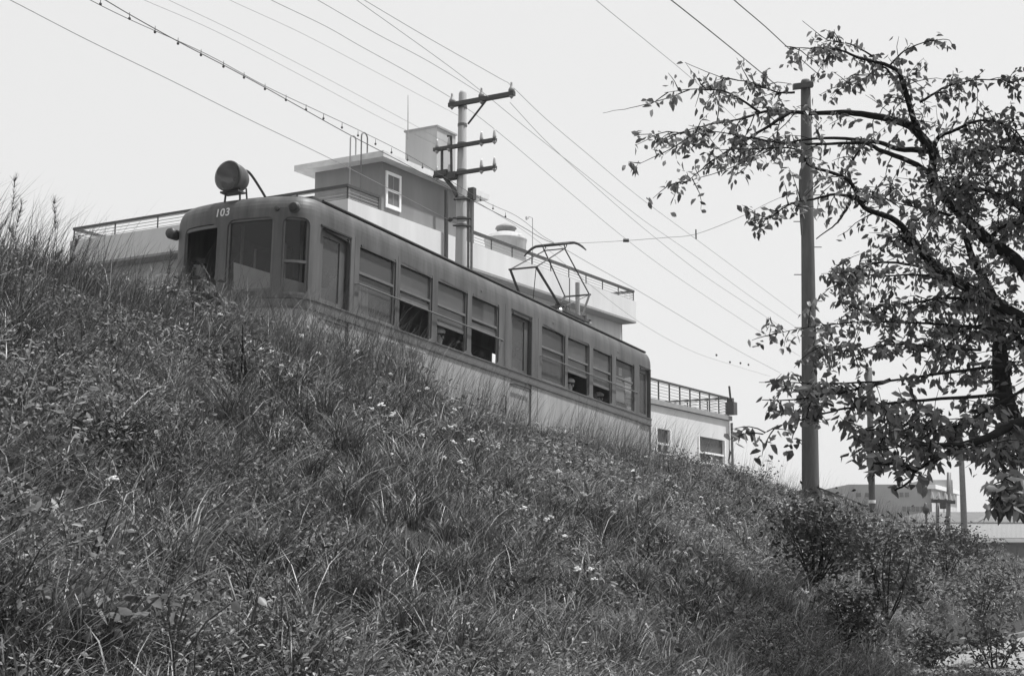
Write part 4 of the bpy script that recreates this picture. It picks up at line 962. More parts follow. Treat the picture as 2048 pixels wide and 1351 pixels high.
# ------------------------------------------------------------------ the cherry tree
def R7(x, y): return (1250 + x * .444, y * .444)
def R8(x, y): return (1450 + x * .3848, 500 + y * .3848)
tb = gpt(15.2, .3); tb = P(2330, 1290, 12.0); tb[2] = float(terrain(*WC(tb)))
tree = thing('cherry_tree', 'spreading broad-leaved tree with arching dark branches filling the right side', 'tree', tb)
BR = [  # (pixel points, depths start/end, radius start/end, leaf density)
 ([(2150, 700), (2048, 535), (1983, 480), (1916, 413), (1872, 355), (1869, 306), (1840, 249), (1796, 169), (1778, 133), (1725, 107), (1676, 95), (1632, 89), (1570, 93)], 11.8, 10.2, .062, .003, .8, .3),
 ([(1869, 306), (1814, 262), (1761, 238), (1694, 224), (1627, 218), (1539, 218), (1490, 229), (1401, 258), (1308, 284)], 11.4, 10.0, .040, .002, 1.0, .4),
 ([(1583, 223), (1516, 262), (1428, 320), (1395, 345), (1365, 369)], 10.5, 9.9, .013, .002, .9, .3),
 ([(1863, 302), (1805, 289), (1752, 278), (1650, 275), (1570, 284), (1472, 329), (1343, 373)], 11.4, 10.5, .026, .002, .55, .3),
 ([(1872, 355), (1818, 329), (1761, 306), (1721, 291), (1650, 289), (1560, 291), (1490, 282), (1414, 262), (1340, 266)], 11.4, 9.8, .024, .002, .7, .3),
 ([(2050, 640), (1987, 600), (1925, 564), (1889, 542), (1827, 484), (1783, 448), (1730, 413), (1694, 364), (1627, 324), (1587, 302), (1534, 291), (1440, 300)], 11.2, 9.7, .048, .003, .7, .35),
 ([(1730, 404), (1700, 392), (1667, 391), (1623, 393), (1580, 412), (1539, 431), (1490, 445)], 10.3, 9.8, .016, .002, 1.3, .25),
 ([(1700, 405), (1680, 437), (1663, 457), (1632, 477)], 10.3, 10.0, .010, .004, .05, .1),
 ([(1867, 293), (1880, 272), (1907, 258), (1960, 242), (2014, 262), (2060, 300)], 11.4, 11.0, .018, .006, 1.6, .35),
 ([(1840, 205), (1889, 178), (1951, 160), (2005, 164), (2048, 174)], 11.1, 10.8, .010, .002, .8, .2),
 ([(1778, 133), (1805, 107), (1836, 95), (1885, 89), (1905, 92)], 10.9, 10.8, .007, .002, .35, .12),
 ([(1750, 115), (1700, 88), (1660, 70), (1605, 42)], 10.8, 10.6, .006, .002, .9, .12),
 ([(1590, 185), (1560, 175), (1500, 168), (1440, 150), (1370, 125)], 10.3, 9.9, .008, .002, 1.1, .25),
 ([(1520, 225), (1450, 195), (1380, 180), (1330, 186)], 10.1, 9.8, .008, .002, 1.0, .22),
 ([(1401, 258), (1340, 300), (1280, 326)], 10.0, 9.8, .005, .002, .5, .12),
 ([(1380, 180), (1330, 190), (1260, 220), (1205, 226)], 9.8, 9.6, .004, .0015, .08, .05),
 ([(1790, 160), (1760, 140), (1720, 165), (1690, 175)], 11.0, 10.8, .010, .002, 2.2, .3),
 ([(2160, 420), (2080, 330), (2020, 290), (1960, 300), (1900, 320)], 12.0, 11.4, .045, .006, 2.0, .5),
 ([(2200, 560), (2100, 470), (2030, 400), (1960, 370), (1900, 385)], 12.0, 11.2, .05, .006, 2.2, .5),
 ([(2110, 1000), (2020, 820), (2004, 731), (2000, 673), (1989, 596), (1954, 523), (1930, 470)], 11.0, 11.6, .075, .025, 1.3, .5),
 ([(1989, 600), (1962, 592), (1893, 546), (1835, 500), (1800, 470)], 11.2, 10.6, .045, .01, 1.3, .4),
 ([(2120, 830), (2048, 842), (1970, 877), (1927, 889), (1873, 916), (1835, 939), (1812, 962), (1789, 981)], 9.6, 8.8, .034, .006, .25, .18),
 ([(1835, 939), (1804, 927), (1769, 927), (1735, 925)], 8.95, 8.9, .016, .007, .9, .14),
 ([(1866, 918), (1866, 900), (1862, 880)], 9.0, 9.0, .014, .006, .2, .1),
 ([(1927, 889), (1850, 890), (1810, 893), (1740, 900)], 9.2, 9.0, .014, .003, 1.6, .22),
 ([(2004, 731), (1900, 745), (1780, 760), (1640, 768), (1570, 762), (1518, 764)], 10.6, 9.0, .013, .002, 1.25, .22),
 ([(2012, 789), (1850, 800), (1700, 815), (1620, 835), (1560, 850), (1525, 868)], 10.4, 8.9, .013, .002, 1.35, .22),
 ([(1780, 760), (1700, 780), (1600, 798), (1525, 800)], 9.8, 9.0, .012, .003, 1.2, .2),
 ([(2000, 660), (1880, 642), (1760, 640), (1640, 650), (1545, 668)], 10.8, 9.4, .012, .002, 1.0, .2),
 ([(1925, 564), (1840, 555), (1760, 545), (1660, 537)], 10.7, 10.0, .014, .002, 1.0, .22),
 ([(1893, 546), (1800, 520), (1740, 525), (1690, 560), (1650, 580)], 10.7, 9.9, .012, .002, 1.2, .22),
 ([(1960, 700), (1880, 700), (1780, 690), (1700, 700), (1640, 690)], 10.8, 9.8, .010, .002, 1.4, .25),
 ([(1990, 610), (1900, 600), (1820, 605), (1700, 620)], 10.9, 10.2, .018, .003, 1.7, .3),
 ([(2060, 770), (1960, 830), (1880, 860), (1800, 850), (1720, 865)], 10.2, 9.2, .011, .002, 2.0, .3),
 ([(2150, 760), (2060, 700), (2010, 640), (1960, 650), (1900, 670)], 11.6, 10.8, .03, .005, 2.0, .45),
 ([(2120, 900), (2040, 880), (1990, 900), (1960, 890)], 10.2, 9.6, .02, .005, 2.2, .25),
 ([(2180, 980), (2110, 985), (2050, 960), (2015, 955), (1995, 1000)], 8.4, 8.0, .012, .003, 1.6, .12),
 ([(2100, 1010), (2060, 1000), (2020, 1008)], 8.2, 8.0, .01, .003, 2.0, .08),
 ([(1900, 430), (1850, 420), (1800, 400), (1740, 380)], 11.2, 10.6, .012, .002, 1.4, .3),
 ([(1720, 300), (1700, 330), (1690, 360), (1720, 400)], 10.6, 10.4, .008, .002, 1.2, .25),
 ([(1975, 480), (2010, 450), (2060, 440)], 11.6, 11.4, .02, .005, 2.5, .4),
]
mbT = MB(); LV = []; LS = []; g_ = random.Random(5)
trunk_pts = [tb - EZ * .2, tb + EZ * .6, P(2200, 1000, 11.8), P(2160, 800, 11.8), P(2150, 700, 11.8), P(2160, 560, 11.9), P(2200, 420, 12)]
mbT.tube(catmull(trunk_pts, 4), list(np.linspace(.2, .07, 25)), 12)
mbT.tube(catmull([P(2200, 1000, 11.8), P(2150, 1005, 11.3), P(2110, 1000, 11.0)], 4), .09, 8)
mbT.tube(catmull([P(2160, 900, 11.8), P(2150, 850, 10.6), P(2120, 830, 9.6)], 4), .055, 8)
mbT.tube(catmull([P(2170, 850, 11.8), P(2110, 700, 11.4), P(2050, 640, 11.2)], 4), .07, 8)
mbT.tube(catmull([P(2200, 1000, 11.8), P(2210, 985, 10), P(2180, 980, 8.4)], 4), .03, 6)
for (px, d0, d1, r0, r1, dens, spread) in BR:
    n = len(px); pts = [P(u, v, d0 + (d1 - d0) * (i / (n - 1))) for i, (u, v) in enumerate(px)]
    for i in range(1, n - 1): pts[i] = pts[i] + np.array([0, g_.uniform(-.12, .12), 0])
    cp = catmull(pts, 5); k = len(cp); rad = [r0 * (1 - i / (k - 1)) ** 1.45 + r1 for i in range(k)]
    cp = [p + np.array([g_.uniform(-1, 1), g_.uniform(-1, 1), g_.uniform(-1, 1)]) * .003 for p in cp]
    mbT.tube(cp, rad, 7 if r0 > .02 else 5)
    # side twigs with leaves
    Ls = [0]; 
    for i in range(1, k): Ls.append(Ls[-1] + np.linalg.norm(cp[i] - cp[i - 1]))
    mu_ = sum(p_[0] for p_ in px) / n; nt_ = int(Ls[-1] * (11 if d1 > 9.3 else 8) * dens * (2.3 if mu_ > 1880 else 1.8 if mu_ > 1780 else 1.0))
    for q in range(nt_):
        s_ = g_.uniform(.02, 1) ** .8 * Ls[-1]; i = max(1, min(k - 1, int(np.searchsorted(Ls, s_)))); base = cp[i - 1] + (cp[i] - cp[i - 1]) * g_.random()
        dirb = unit(cp[i] - cp[i - 1]); L_ = spread * g_.uniform(.3, 1.25)
        dv = unit(dirb * .6 + np.array([g_.gauss(0, .7), g_.gauss(0, .8), g_.gauss(.1, .7)])); tw = [base]
        for j in range(4): dv = unit(dv + np.array([g_.gauss(0, .2), g_.gauss(0, .2), g_.gauss(-.10, .15)])); tw.append(tw[-1] + dv * L_ / 4)
        mbT.tube(tw, [.0045, .004, .003, .0025, .0015], 4, cap=False)
        for j in range(1, 5):
            for _k in range(g_.choice((1, 2, 3, 4))):
                LS.append((.074 if d1 <= 9.3 and d1 > 8.5 else .078 if d1 <= 8.5 else .062) * g_.uniform(.7, 1.2)); LV.append(tw[j] + np.array([g_.gauss(0, .022), g_.gauss(0, .022), g_.gauss(-.01, .02)]))
# unseen rest of the crown, added past the right edge to shade the bank
T0 = P(2200, 420, 12)
for q in range(40):
    y_ = g_.uniform(8.0, 13.5); x_ = y_ * .38 + g_.uniform(.2, 2.2); tgt = np.array([x_, y_, g_.uniform(4.5, 8.0) if q % 3 == 0 else g_.uniform(6.5, 10.0)])
    mid = T0 * .45 + tgt * .55 + np.array([.3, 0, .5]); cp = catmull([T0 - EZ * .3, mid, tgt], 6)
    mbT.tube(cp, list(np.linspace(.05, .008, len(cp))), 6)
    for i in range(4, len(cp)):
        for _a in range(18):
            c_ = cp[i] + np.array([g_.gauss(0, .38), g_.gauss(0, .38), g_.gauss(0, .3)])
            if c_[0] < c_[1] * .405: continue
            mbT.tube([cp[i], c_], [.004, .002], 3, cap=False)
            for _b in range(4): LS.append(.085 * g_.uniform(.7, 1.3)); LV.append(c_ + np.array([g_.gauss(0, .07), g_.gauss(0, .07), g_.gauss(0, .06)]))
mbT.build('trunk', 'bark', tree, smooth=True)
leaf_cloud('crown', np.array(LV), np.array(LS), 'leaf', tree, tone=(.06, .28), droop=.55, seed=3, ar=.52)
print('leaves', len(LV))

# ------------------------------------------------------------------ shrubs and weeds on the bank
def shrub(name, u, v, h_px, w_px, nst, nl, lsz, label, cat, tone=(.03, .09), group=None, seed=1, up=.1, Yd=None, flower=0, droop=.2, crownlow=.25):
    if Yd is None: bpos, dd = ground_px(u, v)
    else:
        q = P(u, v, Yd); dd = Yd; bpos = np.array([q[0], q[1], float(terrain(*WC(q)))])
    H_ = h_px * dd / F; Wr = w_px * dd / F / 2
    r = thing(name, label, cat, bpos, group); g = random.Random(seed); mb = MB(); LC = []; FL = []
    for k in range(nst):
        ang = g.uniform(0, 6.283); rr = Wr * math.sqrt(g.random()); top = bpos + np.array([math.cos(ang) * rr, math.sin(ang) * rr * .8, H_ * g.uniform(.6, 1) * (1 - .25 * (rr / Wr) ** 2)])
        mid = bpos + (top - bpos) * .5 + np.array([g.gauss(0, .05), g.gauss(0, .05), .03]) * H_
        st = catmull([bpos + np.array([g.gauss(0, .02), g.gauss(0, .02), -.02]), mid, top], 5); mb.tube(st, list(np.linspace(.011 * (H_ ** .5), .002, len(st))), 5, cap=False)
        for _ in range(nl // nst):
            f = crownlow + (1 - crownlow) * g.random() ** .7; i = min(len(st) - 2, int(f * (len(st) - 1))); p = st[i] + (st[i + 1] - st[i]) * g.random()
            sc_ = .10 * H_ + .05; LC.append(p + np.array([g.gauss(0, sc_), g.gauss(0, sc_), g.gauss(0, sc_ * .7)]))
        if flower and g.random() < flower: FL.append(top)
    mb.build('stem', 'bark', r)
    leaf_cloud('foliage', np.array(LC), lsz, 'leaf', r, tone=tone, droop=droop, seed=seed, up=up, ar=.5)
    if FL:
        mb = MB()
        for p in FL: mb.lathe(p, EZ, [(0, .006), (.02, .02), (.03, .0)], 6)
        mb.build('flower', 'petal', r)
    return r
SHR = [
 (1625, 1180, 205, 190, 9, 700, .055, 'widest dark leafy shrub on the bank below the timber pole', 21, (.02, .06)),
 (1700, 1150, 130, 150, 7, 420, .055, 'leafy shrub just below the thin pole with the white band', 22, (.03, .08)),
 (1775, 1250, 240, 120, 5, 330, .06, 'tall thin-stemmed sapling standing clear between the shrubs at right', 23, (.025, .07)),
 (1890, 1165, 150, 130, 7, 420, .06, 'dense shrub with glossy leaves below the far poles', 24, (.03, .08)),
 (1955, 1130, 75, 100, 6, 260, .07, 'low bushy shrub in front of the corrugated shed', 25, (.035, .09)),
 (1912, 1110, 70, 90, 6, 240, .08, 'shrub wrapping the foot of the tallest far pole', 26, (.035, .09)),
 (1985, 1205, 100, 90, 5, 180, .06, 'small open shrub on the far right grass', 27, (.03, .08)),
 (1960, 1250, 110, 130, 6, 300, .055, 'shrub overhanging the far side of the drain channel', 28, (.025, .08)),
 (1855, 1100, 50, 50, 5, 120, .07, 'small dark shrub at the foot of the signal', 29, (.025, .06)),
 (1990, 1350, 120, 150, 7, 300, .05, 'leafy plant rising in front of the pale path at the bottom right', 30, (.03, .1)),
 (1860, 1349, 90, 130, 6, 240, .05, 'dark low shrub at the bottom edge left of the pale path', 31, (.02, .06)),
 (1690, 1300, 130, 160, 7, 330, .05, 'shaded low shrub on the lower bank under the tree', 32, (.02, .06)),
 (1500, 985, 60, 150, 9, 330, .045, 'rounded leafy bush on the crest in front of the annex', 33, (.05, .12)),
 (1570, 985, 55, 120, 8, 260, .045, 'crest bush just left of the foot of the timber pole', 34, (.05, .12)),
 (1385, 945, 50, 130, 8, 260, .04, 'leafy bush on the crest just beyond the tram rear', 35, (.05, .12)),
 (485, 800, 180, 90, 4, 260, .035, 'tall slender weed with small leaves standing before the tram front', 36, (.03, .09)),
 (395, 655, 110, 60, 5, 120, .06, 'dark broad-leaved weed under the driver window of the tram', 37, (.015, .05)),
 (1000, 1200, 60, 60, 4, 70, .045, 'little dark weed in the middle of the lower bank', 38, (.02, .05)),
 (1090, 1220, 70, 60, 4, 80, .045, 'small leafy weed right of the lower bank middle', 39, (.02, .05)),
 (1640, 1110, 120, 170, 8, 420, .05, 'upper shrub directly under the timber pole base', 40, (.03, .08)),
 (1830, 1215, 120, 110, 6, 260, .055, 'mid-height shrub between the sapling and the dense shrub', 41, (.03, .085)),
]
for (u, v, hp2, wp2, nst, nl, lsz, lab, sd_, tn) in SHR:
    if u > 1600: nl = int(nl * 2.2); nst += 3; lsz *= 1.05; tn = (tn[0] * .8, tn[1] * .8)  # right-hand shrub leaves darkened further, painting the deep shade there into their tone
    shrub('shrub' if hp2 > 100 or nl > 200 else 'weed', u, v, hp2, wp2, nst, nl, lsz, lab, 'shrub' if hp2 > 100 or nl > 200 else 'weed', tone=tn, seed=sd_)
# broad-leaved plants in the bottom left corner
for k, (u, v, s_, n_, lab) in enumerate(((205, 1349, .042, 42, 'clump of broad pale heart-shaped leaves at the bottom left'), (340, 1349, .034, 20, 'pair of large pale leaves right of the bottom left clump'), (490, 1349, .035, 3, 'single large pale leaf near the bottom edge'), (110, 1349, .04, 12, 'low broad leaves nearest the bottom left corner'))):
    bpos, dd = ground_px(u, v); r = thing('broadleaf_plant', lab, 'plant', bpos, group='broad-leaved plants at the foot of the bank'); g = random.Random(50 + k); mb = MB(); LC = []
    for j in range(n_):
        p = bpos + np.array([g.gauss(0, .075), g.gauss(0, .06), g.uniform(.10, .22)]); mb.tube([bpos, bpos + (p - bpos) * .6 + EZ * .03, p], .003, 4); LC.append(p)
    mb.build('stem', 'straw', r); leaf_cloud('foliage', np.array(LC), s_, 'leaf', r, tone=(.17, .27), droop=.15, seed=60 + k, ar=.75)

# ------------------------------------------------------------------ grass
def blades(name, Pb, H, Wb, az, lean, droop, tone, segs=4, parent=None, m='grass'):
    n = len(Pb); g = np.random.default_rng(len(name) + n)
    ks = np.linspace(0, 1, segs); d = np.stack([np.cos(az), np.sin(az), 0 * az], 1); tw = az + np.pi / 2 + g.normal(0, .7, n)
    wv = np.stack([np.cos(tw), np.sin(tw), 0 * tw], 1)
    V = []
    for i, k in enumerate(ks):
        c = Pb + d * (H * lean * k ** 1.7)[:, None] + EZ * (H * (k - droop * k ** 2.6))[:, None]
        ww = Wb * (1 - k) ** .6 * .5
        if i < segs - 1: V += [c - wv * ww[:, None], c + wv * ww[:, None]]
        else: V += [c]
    nv = len(V); V = np.stack(V, 1).reshape(-1, 3); o = (np.arange(n) * nv)[:, None]
    F4 = np.concatenate([o + [[2 * i, 2 * i + 1, 2 * i + 3, 2 * i + 2]] for i in range(segs - 2)]); F3 = o + [[nv - 3, nv - 2, nv - 1]]
    return np_mesh(name, V, [F4, F3], m, parent, np.repeat(tone, nv))
def scatter(d0, d1, dens, tmin=.6, tmax=8.3, marg=.05):
    area = .5 * (d1 ** 2 - d0 ** 2) * 1.15; n = int(area * dens)
    d = np.sqrt(RNG.uniform(d0 * d0, d1 * d1, n)); a = RNG.uniform(-.42, .42, n)
    x = d * np.sin(a); y = d * np.cos(a); s = x * DH[0] + y * DH[1]; t = x * N[0] + y * N[1]
    ok = (np.abs(x / y) < .36 + marg) & (t > tmin) & (t < tmax) & ~((t < np.clip(2.25 + .14 * (s - 12), 2.2, 2.85)) & (s > 11.8))
    return s[ok], t[ok]
PB = []; HH = []; WW = []; AZ = []; LN = []; DR_ = []; TN = []
def put(s, t, h, w_, az, ln, dr, tn):
    x, y = gxy(s, t); PB.append(np.stack([x, y, terrain(s, t) - .01], 1)); HH.append(h); WW.append(w_); AZ.append(az); LN.append(ln); DR_.append(dr); TN.append(tn)
def tone_of(s, t, n):
    base = .010 + .16 * noise(s + 5, t, 1.1) * noise(s, t + 3, .37) + .09 * noise(s, t, .25) ** 2
    tn = base * RNG.uniform(.4, 1.8, n)
    dry = RNG.random(n) < .07; tn[dry] = RNG.uniform(.3, .6, dry.sum()); return tn
for (d0, d1, dens, wmul) in ((2.2, 5, 5200, 1.0), (5, 8, 4400, 1.0), (8, 13, 3000, 1.15), (13, 20, 1500, 1.5), (20, 34, 520, 2.2), (34, 75, 110, 4)):
    s, t = scatter(d0, d1, dens); n = len(s)
    p_ = noise(s, t, .55); p2 = noise(s + 20, t + 7, 1.9)
    h = (.04 + .24 * p_ ** 2 + .08 * p2) * RNG.uniform(.5, 1.4, n); w_ = RNG.uniform(.0022, .0060, n) * wmul
    az = RNG.uniform(0, 6.283, n)
    kk = RNG.random(n) < np.clip(noise(s + 9, t + 4, .33) * 2.2 - .25, .18, 1); s, t, h, w_, az = s[kk], t[kk], h[kk], w_[kk], az[kk]; n = len(s)
    put(s, t, h, w_, az, RNG.uniform(.2, 1.5, n), RNG.uniform(.1, .85, n), tone_of(s, t, n))
    # tussocks: long arching blades that share a root
    nc = int(n / 75); i = RNG.integers(0, n, nc); cs, ct = s[i], t[i]; m_ = RNG.integers(18, 50, nc); rep = np.repeat(np.arange(nc), m_); k = len(rep)
    hs = RNG.uniform(.18, .42, nc)[rep] * RNG.uniform(.5, 1.15, k); az = RNG.uniform(0, 6.283, k); rr = .05 * np.sqrt(RNG.random(k))
    ss_, tt_ = cs[rep] + rr * np.cos(az - YAW), ct[rep] + rr * np.sin(az)
    tn = (RNG.uniform(.02, .15, nc)[rep]) * RNG.uniform(.5, 1.6, k); dry = RNG.random(k) < .06; tn[dry] = RNG.uniform(.3, .5, dry.sum())
    put(ss_, tt_, hs, RNG.uniform(.004, .008, k) * wmul ** .8, az, RNG.uniform(.25, 1.2, k), RNG.uniform(.2, .75, k), tn)
s = np.concatenate([RNG.uniform(11, 21, 9000), RNG.uniform(9.5, 14, 5000)]); t = RNG.uniform(6.1, 8.4, 14000); n = len(s); keep_ = RNG.random(n) < np.clip(noise(s, t, .8) * 2.2 - .7, 0, 1); s, t = s[keep_], t[keep_]; n = len(s)
put(s, t, RNG.uniform(.4, .95, n), RNG.uniform(.003, .006, n), RNG.normal(.3, .6, n), RNG.uniform(.1, .6, n), RNG.uniform(.02, .25, n), RNG.uniform(.05, .18, n))
s = RNG.uniform(8.2, 11.2, 2600); t = RNG.uniform(6.0, 7.6, 2600); n = len(s)
put(s, t, RNG.uniform(.3, .72, n), RNG.uniform(.003, .007, n), RNG.uniform(0, 6.28, n), RNG.uniform(.1, .8, n), RNG.uniform(.02, .4, n), RNG.uniform(.03, .2, n))
# thin tall stems near the crest
s = RNG.uniform(5, 40, 9000); t = TC + RNG.normal(.2, .8, 9000); n = len(s); keep_ = RNG.random(n) < np.clip(noise(s, t, 1.3) * 1.6 - .35, 0, 1); s, t = s[keep_], t[keep_]; n = len(s)
put(s, t, RNG.uniform(.35, .8, n), RNG.uniform(.003, .005, n), RNG.normal(.3, .6, n), RNG.uniform(.1, .55, n), RNG.uniform(.02, .2, n), RNG.uniform(.04, .16, n))
s = RNG.uniform(4.2, 9.0, 3200); t = RNG.uniform(5.2, 7.6, 3200); n = len(s)
put(s, t, RNG.uniform(.3, .75, n) * (1.15 - .1 * (s - 4.2)), RNG.uniform(.003, .006, n), RNG.normal(.2, .8, n), RNG.uniform(.1, .6, n), RNG.uniform(.02, .3, n), RNG.uniform(.05, .15, n))
PBa = np.concatenate(PB); HHa, WWa, AZa, LNa, DRa, TNa = [np.concatenate(q) for q in (HH, WW, AZ, LN, DR_, TN)]
print('blades', len(PBa))
gr = blades('bank_grass', PBa, HHa, WWa, AZa, LNa, DRa, TNa); tag(gr, 'long uneven grass covering the embankment', 'grass', kind='stuff')
# small leaves of clover and weeds between the blades
CL = []; SZ = []
for (d0, d1, dens, sz) in ((2.2, 5, 3400, .018), (5, 8, 3000, .02), (8, 13, 2200, .023), (13, 20, 1100, .03), (20, 36, 300, .05)):
    s, t = scatter(d0, d1, dens); k = noise(s + 11, t + 2, .7) * .7 + noise(s, t, .2) * .5 > .58; s, t = s[k], t[k]; x, y = gxy(s, t); n = len(s)
    CL.append(np.stack([x, y, terrain(s, t) + RNG.uniform(.02, .22, n) * (.3 + noise(s, t, .6))], 1)); SZ.append(sz * RNG.uniform(.6, 1.5, n))
for (d0, d1, dens, sz) in ((2.2, 6, 700, .034), (6, 10, 600, .038), (10, 18, 380, .042), (18, 36, 80, .06)):
    s, t = scatter(d0, d1, dens); k = noise(s + 31, t + 12, 1.0) * .8 + noise(s, t, .3) * .4 > .82; s, t = s[k], t[k]; x, y = gxy(s, t); n = len(s)
    CL.append(np.stack([x, y, terrain(s, t) + RNG.uniform(.04, .34, n)], 1)); SZ.append(sz * RNG.uniform(.5, 1.3, n))
o = leaf_cloud('weed_leaves', np.concatenate(CL), np.concatenate(SZ), 'leaf', None, tone=(.02, .36), droop=.1, seed=9, ar=.42)
tag(o, 'small weed and clover leaves mixed through the bank grass', 'ground cover', kind='stuff')

# seed-head stems standing against the sky at the left
def seed_stem(u, vb, vt, Yd, lean, label, seed, feather=True, rr=.003):
    b_ = P(u, vb, Yd); tp2 = P(u + lean, vt, Yd); s_, t_ = WC(b_); b_[2] = float(terrain(s_, t_)); g = random.Random(seed)
    r = thing('tall_grass', label, 'tall grass', b_, group='tall seed stems at the left of the bank')
    pts = catmull([b_, b_ + (tp2 - b_) * .5 + np.array([g.gauss(0, .02), 0, .03]), tp2], 8)
    mb = MB(); mb.tube(pts, list(np.linspace(rr, .001, len(pts))), 4); mb.build('stalk', 'straw', r)
    if feather:
        mb = MB(); k = len(pts)
        for j in range(60):
            f = .62 + .38 * g.random(); i = min(k - 2, int(f * (k - 1))); p = pts[i]; dv = unit(unit(tp2 - b_) + np.array([g.gauss(.2, .45), g.gauss(0, .4), g.gauss(0, .2)])); mb.tube([p, p + dv * g.uniform(.02, .07)], [.0016, .0008], 3, cap=False)
        mb.build('seed_head', 'straw', r)
for k, (u, vb, vt, ln, lab) in enumerate(((2, 560, 352, 28, 'feathery seed stem at the very left edge leaning right'), (22, 560, 400, 22, 'shorter feathery stem beside the left edge stem'), (96, 580, 398, 12, 'slim upright seed stem standing alone left of the railing'), (60, 590, 470, 10, 'low seed stem between the two feathery groups'), (38, 590, 455, -20, 'seed stem arching back to the left edge'), (88, 600, 505, 34, 'bent seed stem curving towards the railing'), (150, 600, 470, 8, 'short seed stem below the corner of the railing'), (8, 600, 500, 14, 'leafy low stem at the left edge'), (118, 600, 520, 26, 'small seed stem right of the lone upright one'), (320, 610, 500, 22, 'seed stem before the wall left of the tram'), (345, 620, 540, 20, 'seed stem against the left corner of the tram'))):
    seed_stem(u, vb, vt, 8.9 + .12 * (k % 4), ln, lab, 70 + k)

# white flower heads scattered over the bank
def flower_proto(seed):
    g = random.Random(seed); st = MB(); st.tube([(0, 0, 0), (g.gauss(0, .01), g.gauss(0, .01), .14), (g.gauss(0, .02), g.gauss(0, .02), .27)], [.0022, .0018, .0015], 4)
    top = np.array(st.v[-1]); hd = MB()
    for j in range(9):
        a = g.uniform(0, 6.283); rr = .022 * math.sqrt(g.random()) ; c = top + np.array([rr * math.cos(a), rr * math.sin(a), .014 - rr * .5 + g.uniform(-.010, .010)])
        hd.lathe(c, EZ, [(0, .002), (.005, .0095), (.009, .008), (.010, 0)], 6); st.tube([top - EZ * .03, c], .0008, 3)
    return st, hd
protos = []
fl = []
gf = random.Random(99)
FLP = [(518, 572), (547, 621), (551, 571), (573, 678), (590, 709), (550, 735), (548, 740), (690, 748), (632, 738), (773, 772), (757, 782), (737, 811), (759, 809), (821, 798), (845, 816), (860, 806), (934, 820), (928, 790), (955, 770), (730, 842), (727, 843), (971, 837), (975, 852), (898, 842), (923, 883), (948, 884), (1078, 860), (470, 571), (500, 560), (245, 573), (255, 571), (302, 590), (1116, 1111), (1062, 1081), (1085, 1081), (1100, 1081), (1230, 1045), (1180, 1187), (1188, 1195), (1160, 1210), (1120, 938), (1138, 938), (1350, 968), (1360, 972), (1385, 948), (1341, 958), (1100, 975), (1480, 1010), (1580, 1018), (1700, 1030), (1735, 1040), (1680, 1072), (1745, 1052), (1210, 940), (1080, 905), (1140, 900), (1640, 1120), (1675, 1185), (1610, 1200), (230, 1046), (600, 660), (650, 700), (520, 745), (560, 760), (1265, 905), (1290, 925), (1310, 900), (1240, 880), (1420, 955), (1450, 965), (1530, 990), (1755, 1035), (1720, 1000)]
for k in range(95): FLP.append((gf.uniform(760, 1540), 0))
for k in range(16): FLP.append((gf.uniform(200, 780), -1))
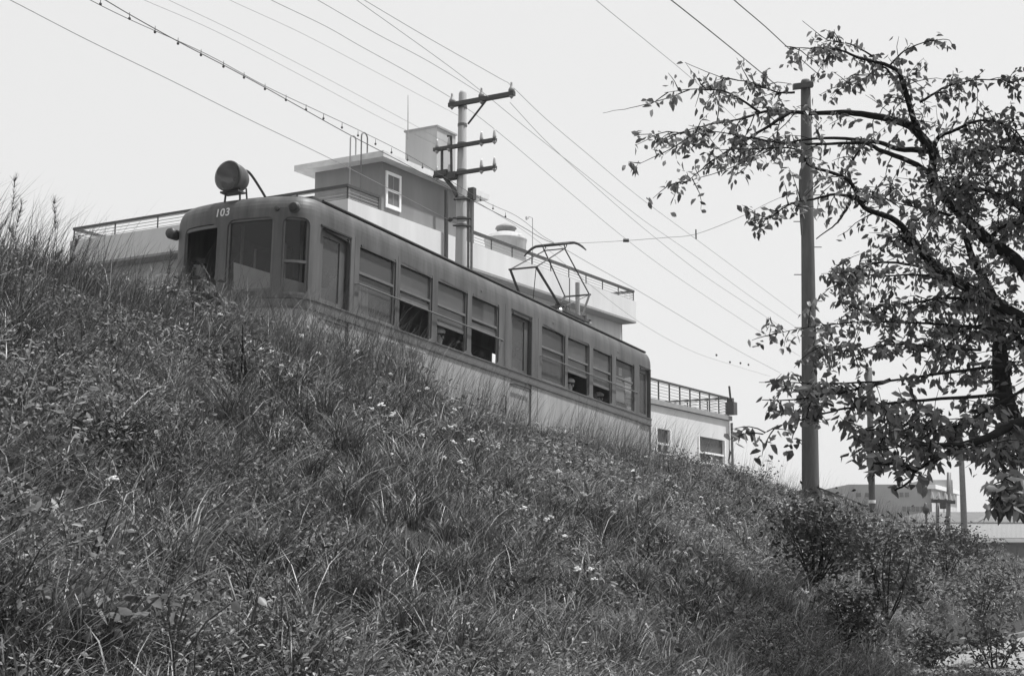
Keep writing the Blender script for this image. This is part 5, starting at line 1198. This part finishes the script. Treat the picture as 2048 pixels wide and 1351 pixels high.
for k, (u, v) in enumerate(FLP):
    if v == -1: v = 575 + (u - 240) * .33 + abs(gf.gauss(0, 65))
    if v == 0: v = 780 + (u - 820) * .30 + 35 + abs(gf.gauss(0, 70))
    g0, dd = ground_px(u, v + 25)
    if dd > 60: continue
    if len(protos) < 3:
        st, hd = flower_proto(200 + k); r = bpy.data.objects.new('wildflower', None); COL.objects.link(r); ROOTINV[r.name] = np.eye(4)
        a = st.build('stem', 'straw', r); b = hd.build('flower_head', 'petal', r); protos.append((r, a, b))
    else:
        src = protos[k % 3]; r = src[0].copy(); COL.objects.link(r)
        for ch_ in src[1:]: c_ = ch_.copy(); COL.objects.link(c_); c_.parent = r
    r.location = g0 - EZ * .02; r.rotation_euler = (gf.gauss(0, .2), gf.gauss(0, .2), gf.uniform(0, 6.28))
    sc_ = gf.uniform(.4, .95) * (1 + max(0, dd - 12) * .02); r.scale = (sc_, sc_, min(sc_, 1.25) * gf.uniform(.8, 1.1))
    tag(r, 'small white flower cluster on a thin stem in the bank grass', 'wildflower', 'white wildflowers on the bank')
# big grass tussocks near the camera and a few long dry blades
for k, (u, v, hpx, n_, lab) in enumerate(((940, 1345, 170, 120, 'largest arching grass tussock at the bottom centre'), (1100, 1340, 110, 60, 'grass tussock just right of the bottom centre one'), (470, 860, 170, 80, 'grass tussock around the slender weed below the tram front'), (930, 880, 110, 70, 'tussock below the tram windows amid the flowers'), (300, 1100, 120, 50, 'tussock on the left lower bank'), (590, 1290, 130, 60, 'tussock with bleached blades left of the bottom centre'), (60, 1240, 140, 50, 'tussock of long blades near the left edge'), (700, 900, 90, 60, 'tussock in the middle of the bank'))):
    bpos, dd = ground_px(u, v); r = thing('grass_tussock', lab, 'grass tussock', bpos, group='large grass tussocks'); g = np.random.default_rng(300 + k)
    az = g.uniform(0, 6.283, n_); H_ = hpx * dd / F * g.uniform(.55, 1.25, n_); tn = g.uniform(.05, .13, n_); dry = g.random(n_) < .10; tn[dry] = g.uniform(.25, .42, dry.sum())
    Pb_ = bpos + np.stack([g.normal(0, .035, n_), g.normal(0, .035, n_), 0 * az - .01], 1)
    blades('blade_tuft', Pb_, H_, g.uniform(.005, .009, n_), az, g.uniform(.2, 1.1, n_), g.uniform(.1, .6, n_), tn, segs=7, parent=r)

# ------------------------------------------------------------------ hazy air
hz = MB(); hz.box((0, 60, 12.0), ((1, 0, 0), (0, 1, 0), EZ), (175, 175, 17.0)); ho = hz.build('haze', 'white'); ho.data.materials.clear()
hm = bpy.data.materials.new('haze_air'); hm.use_nodes = True; ht = hm.node_tree; ht.nodes.clear(); hv = ht.nodes.new('ShaderNodeVolumePrincipled'); hv.inputs['Color'].default_value = (.97, .97, .97, 1); hv.inputs['Density'].default_value = .0006; hv.inputs['Anisotropy'].default_value = .2
hO = ht.nodes.new('ShaderNodeOutputMaterial'); ht.links.new(hv.outputs[0], hO.inputs['Volume']); ho.data.materials.append(hm); tag(ho, 'thin pale haze over the bank and the far buildings', 'haze', kind='stuff')
print('done')
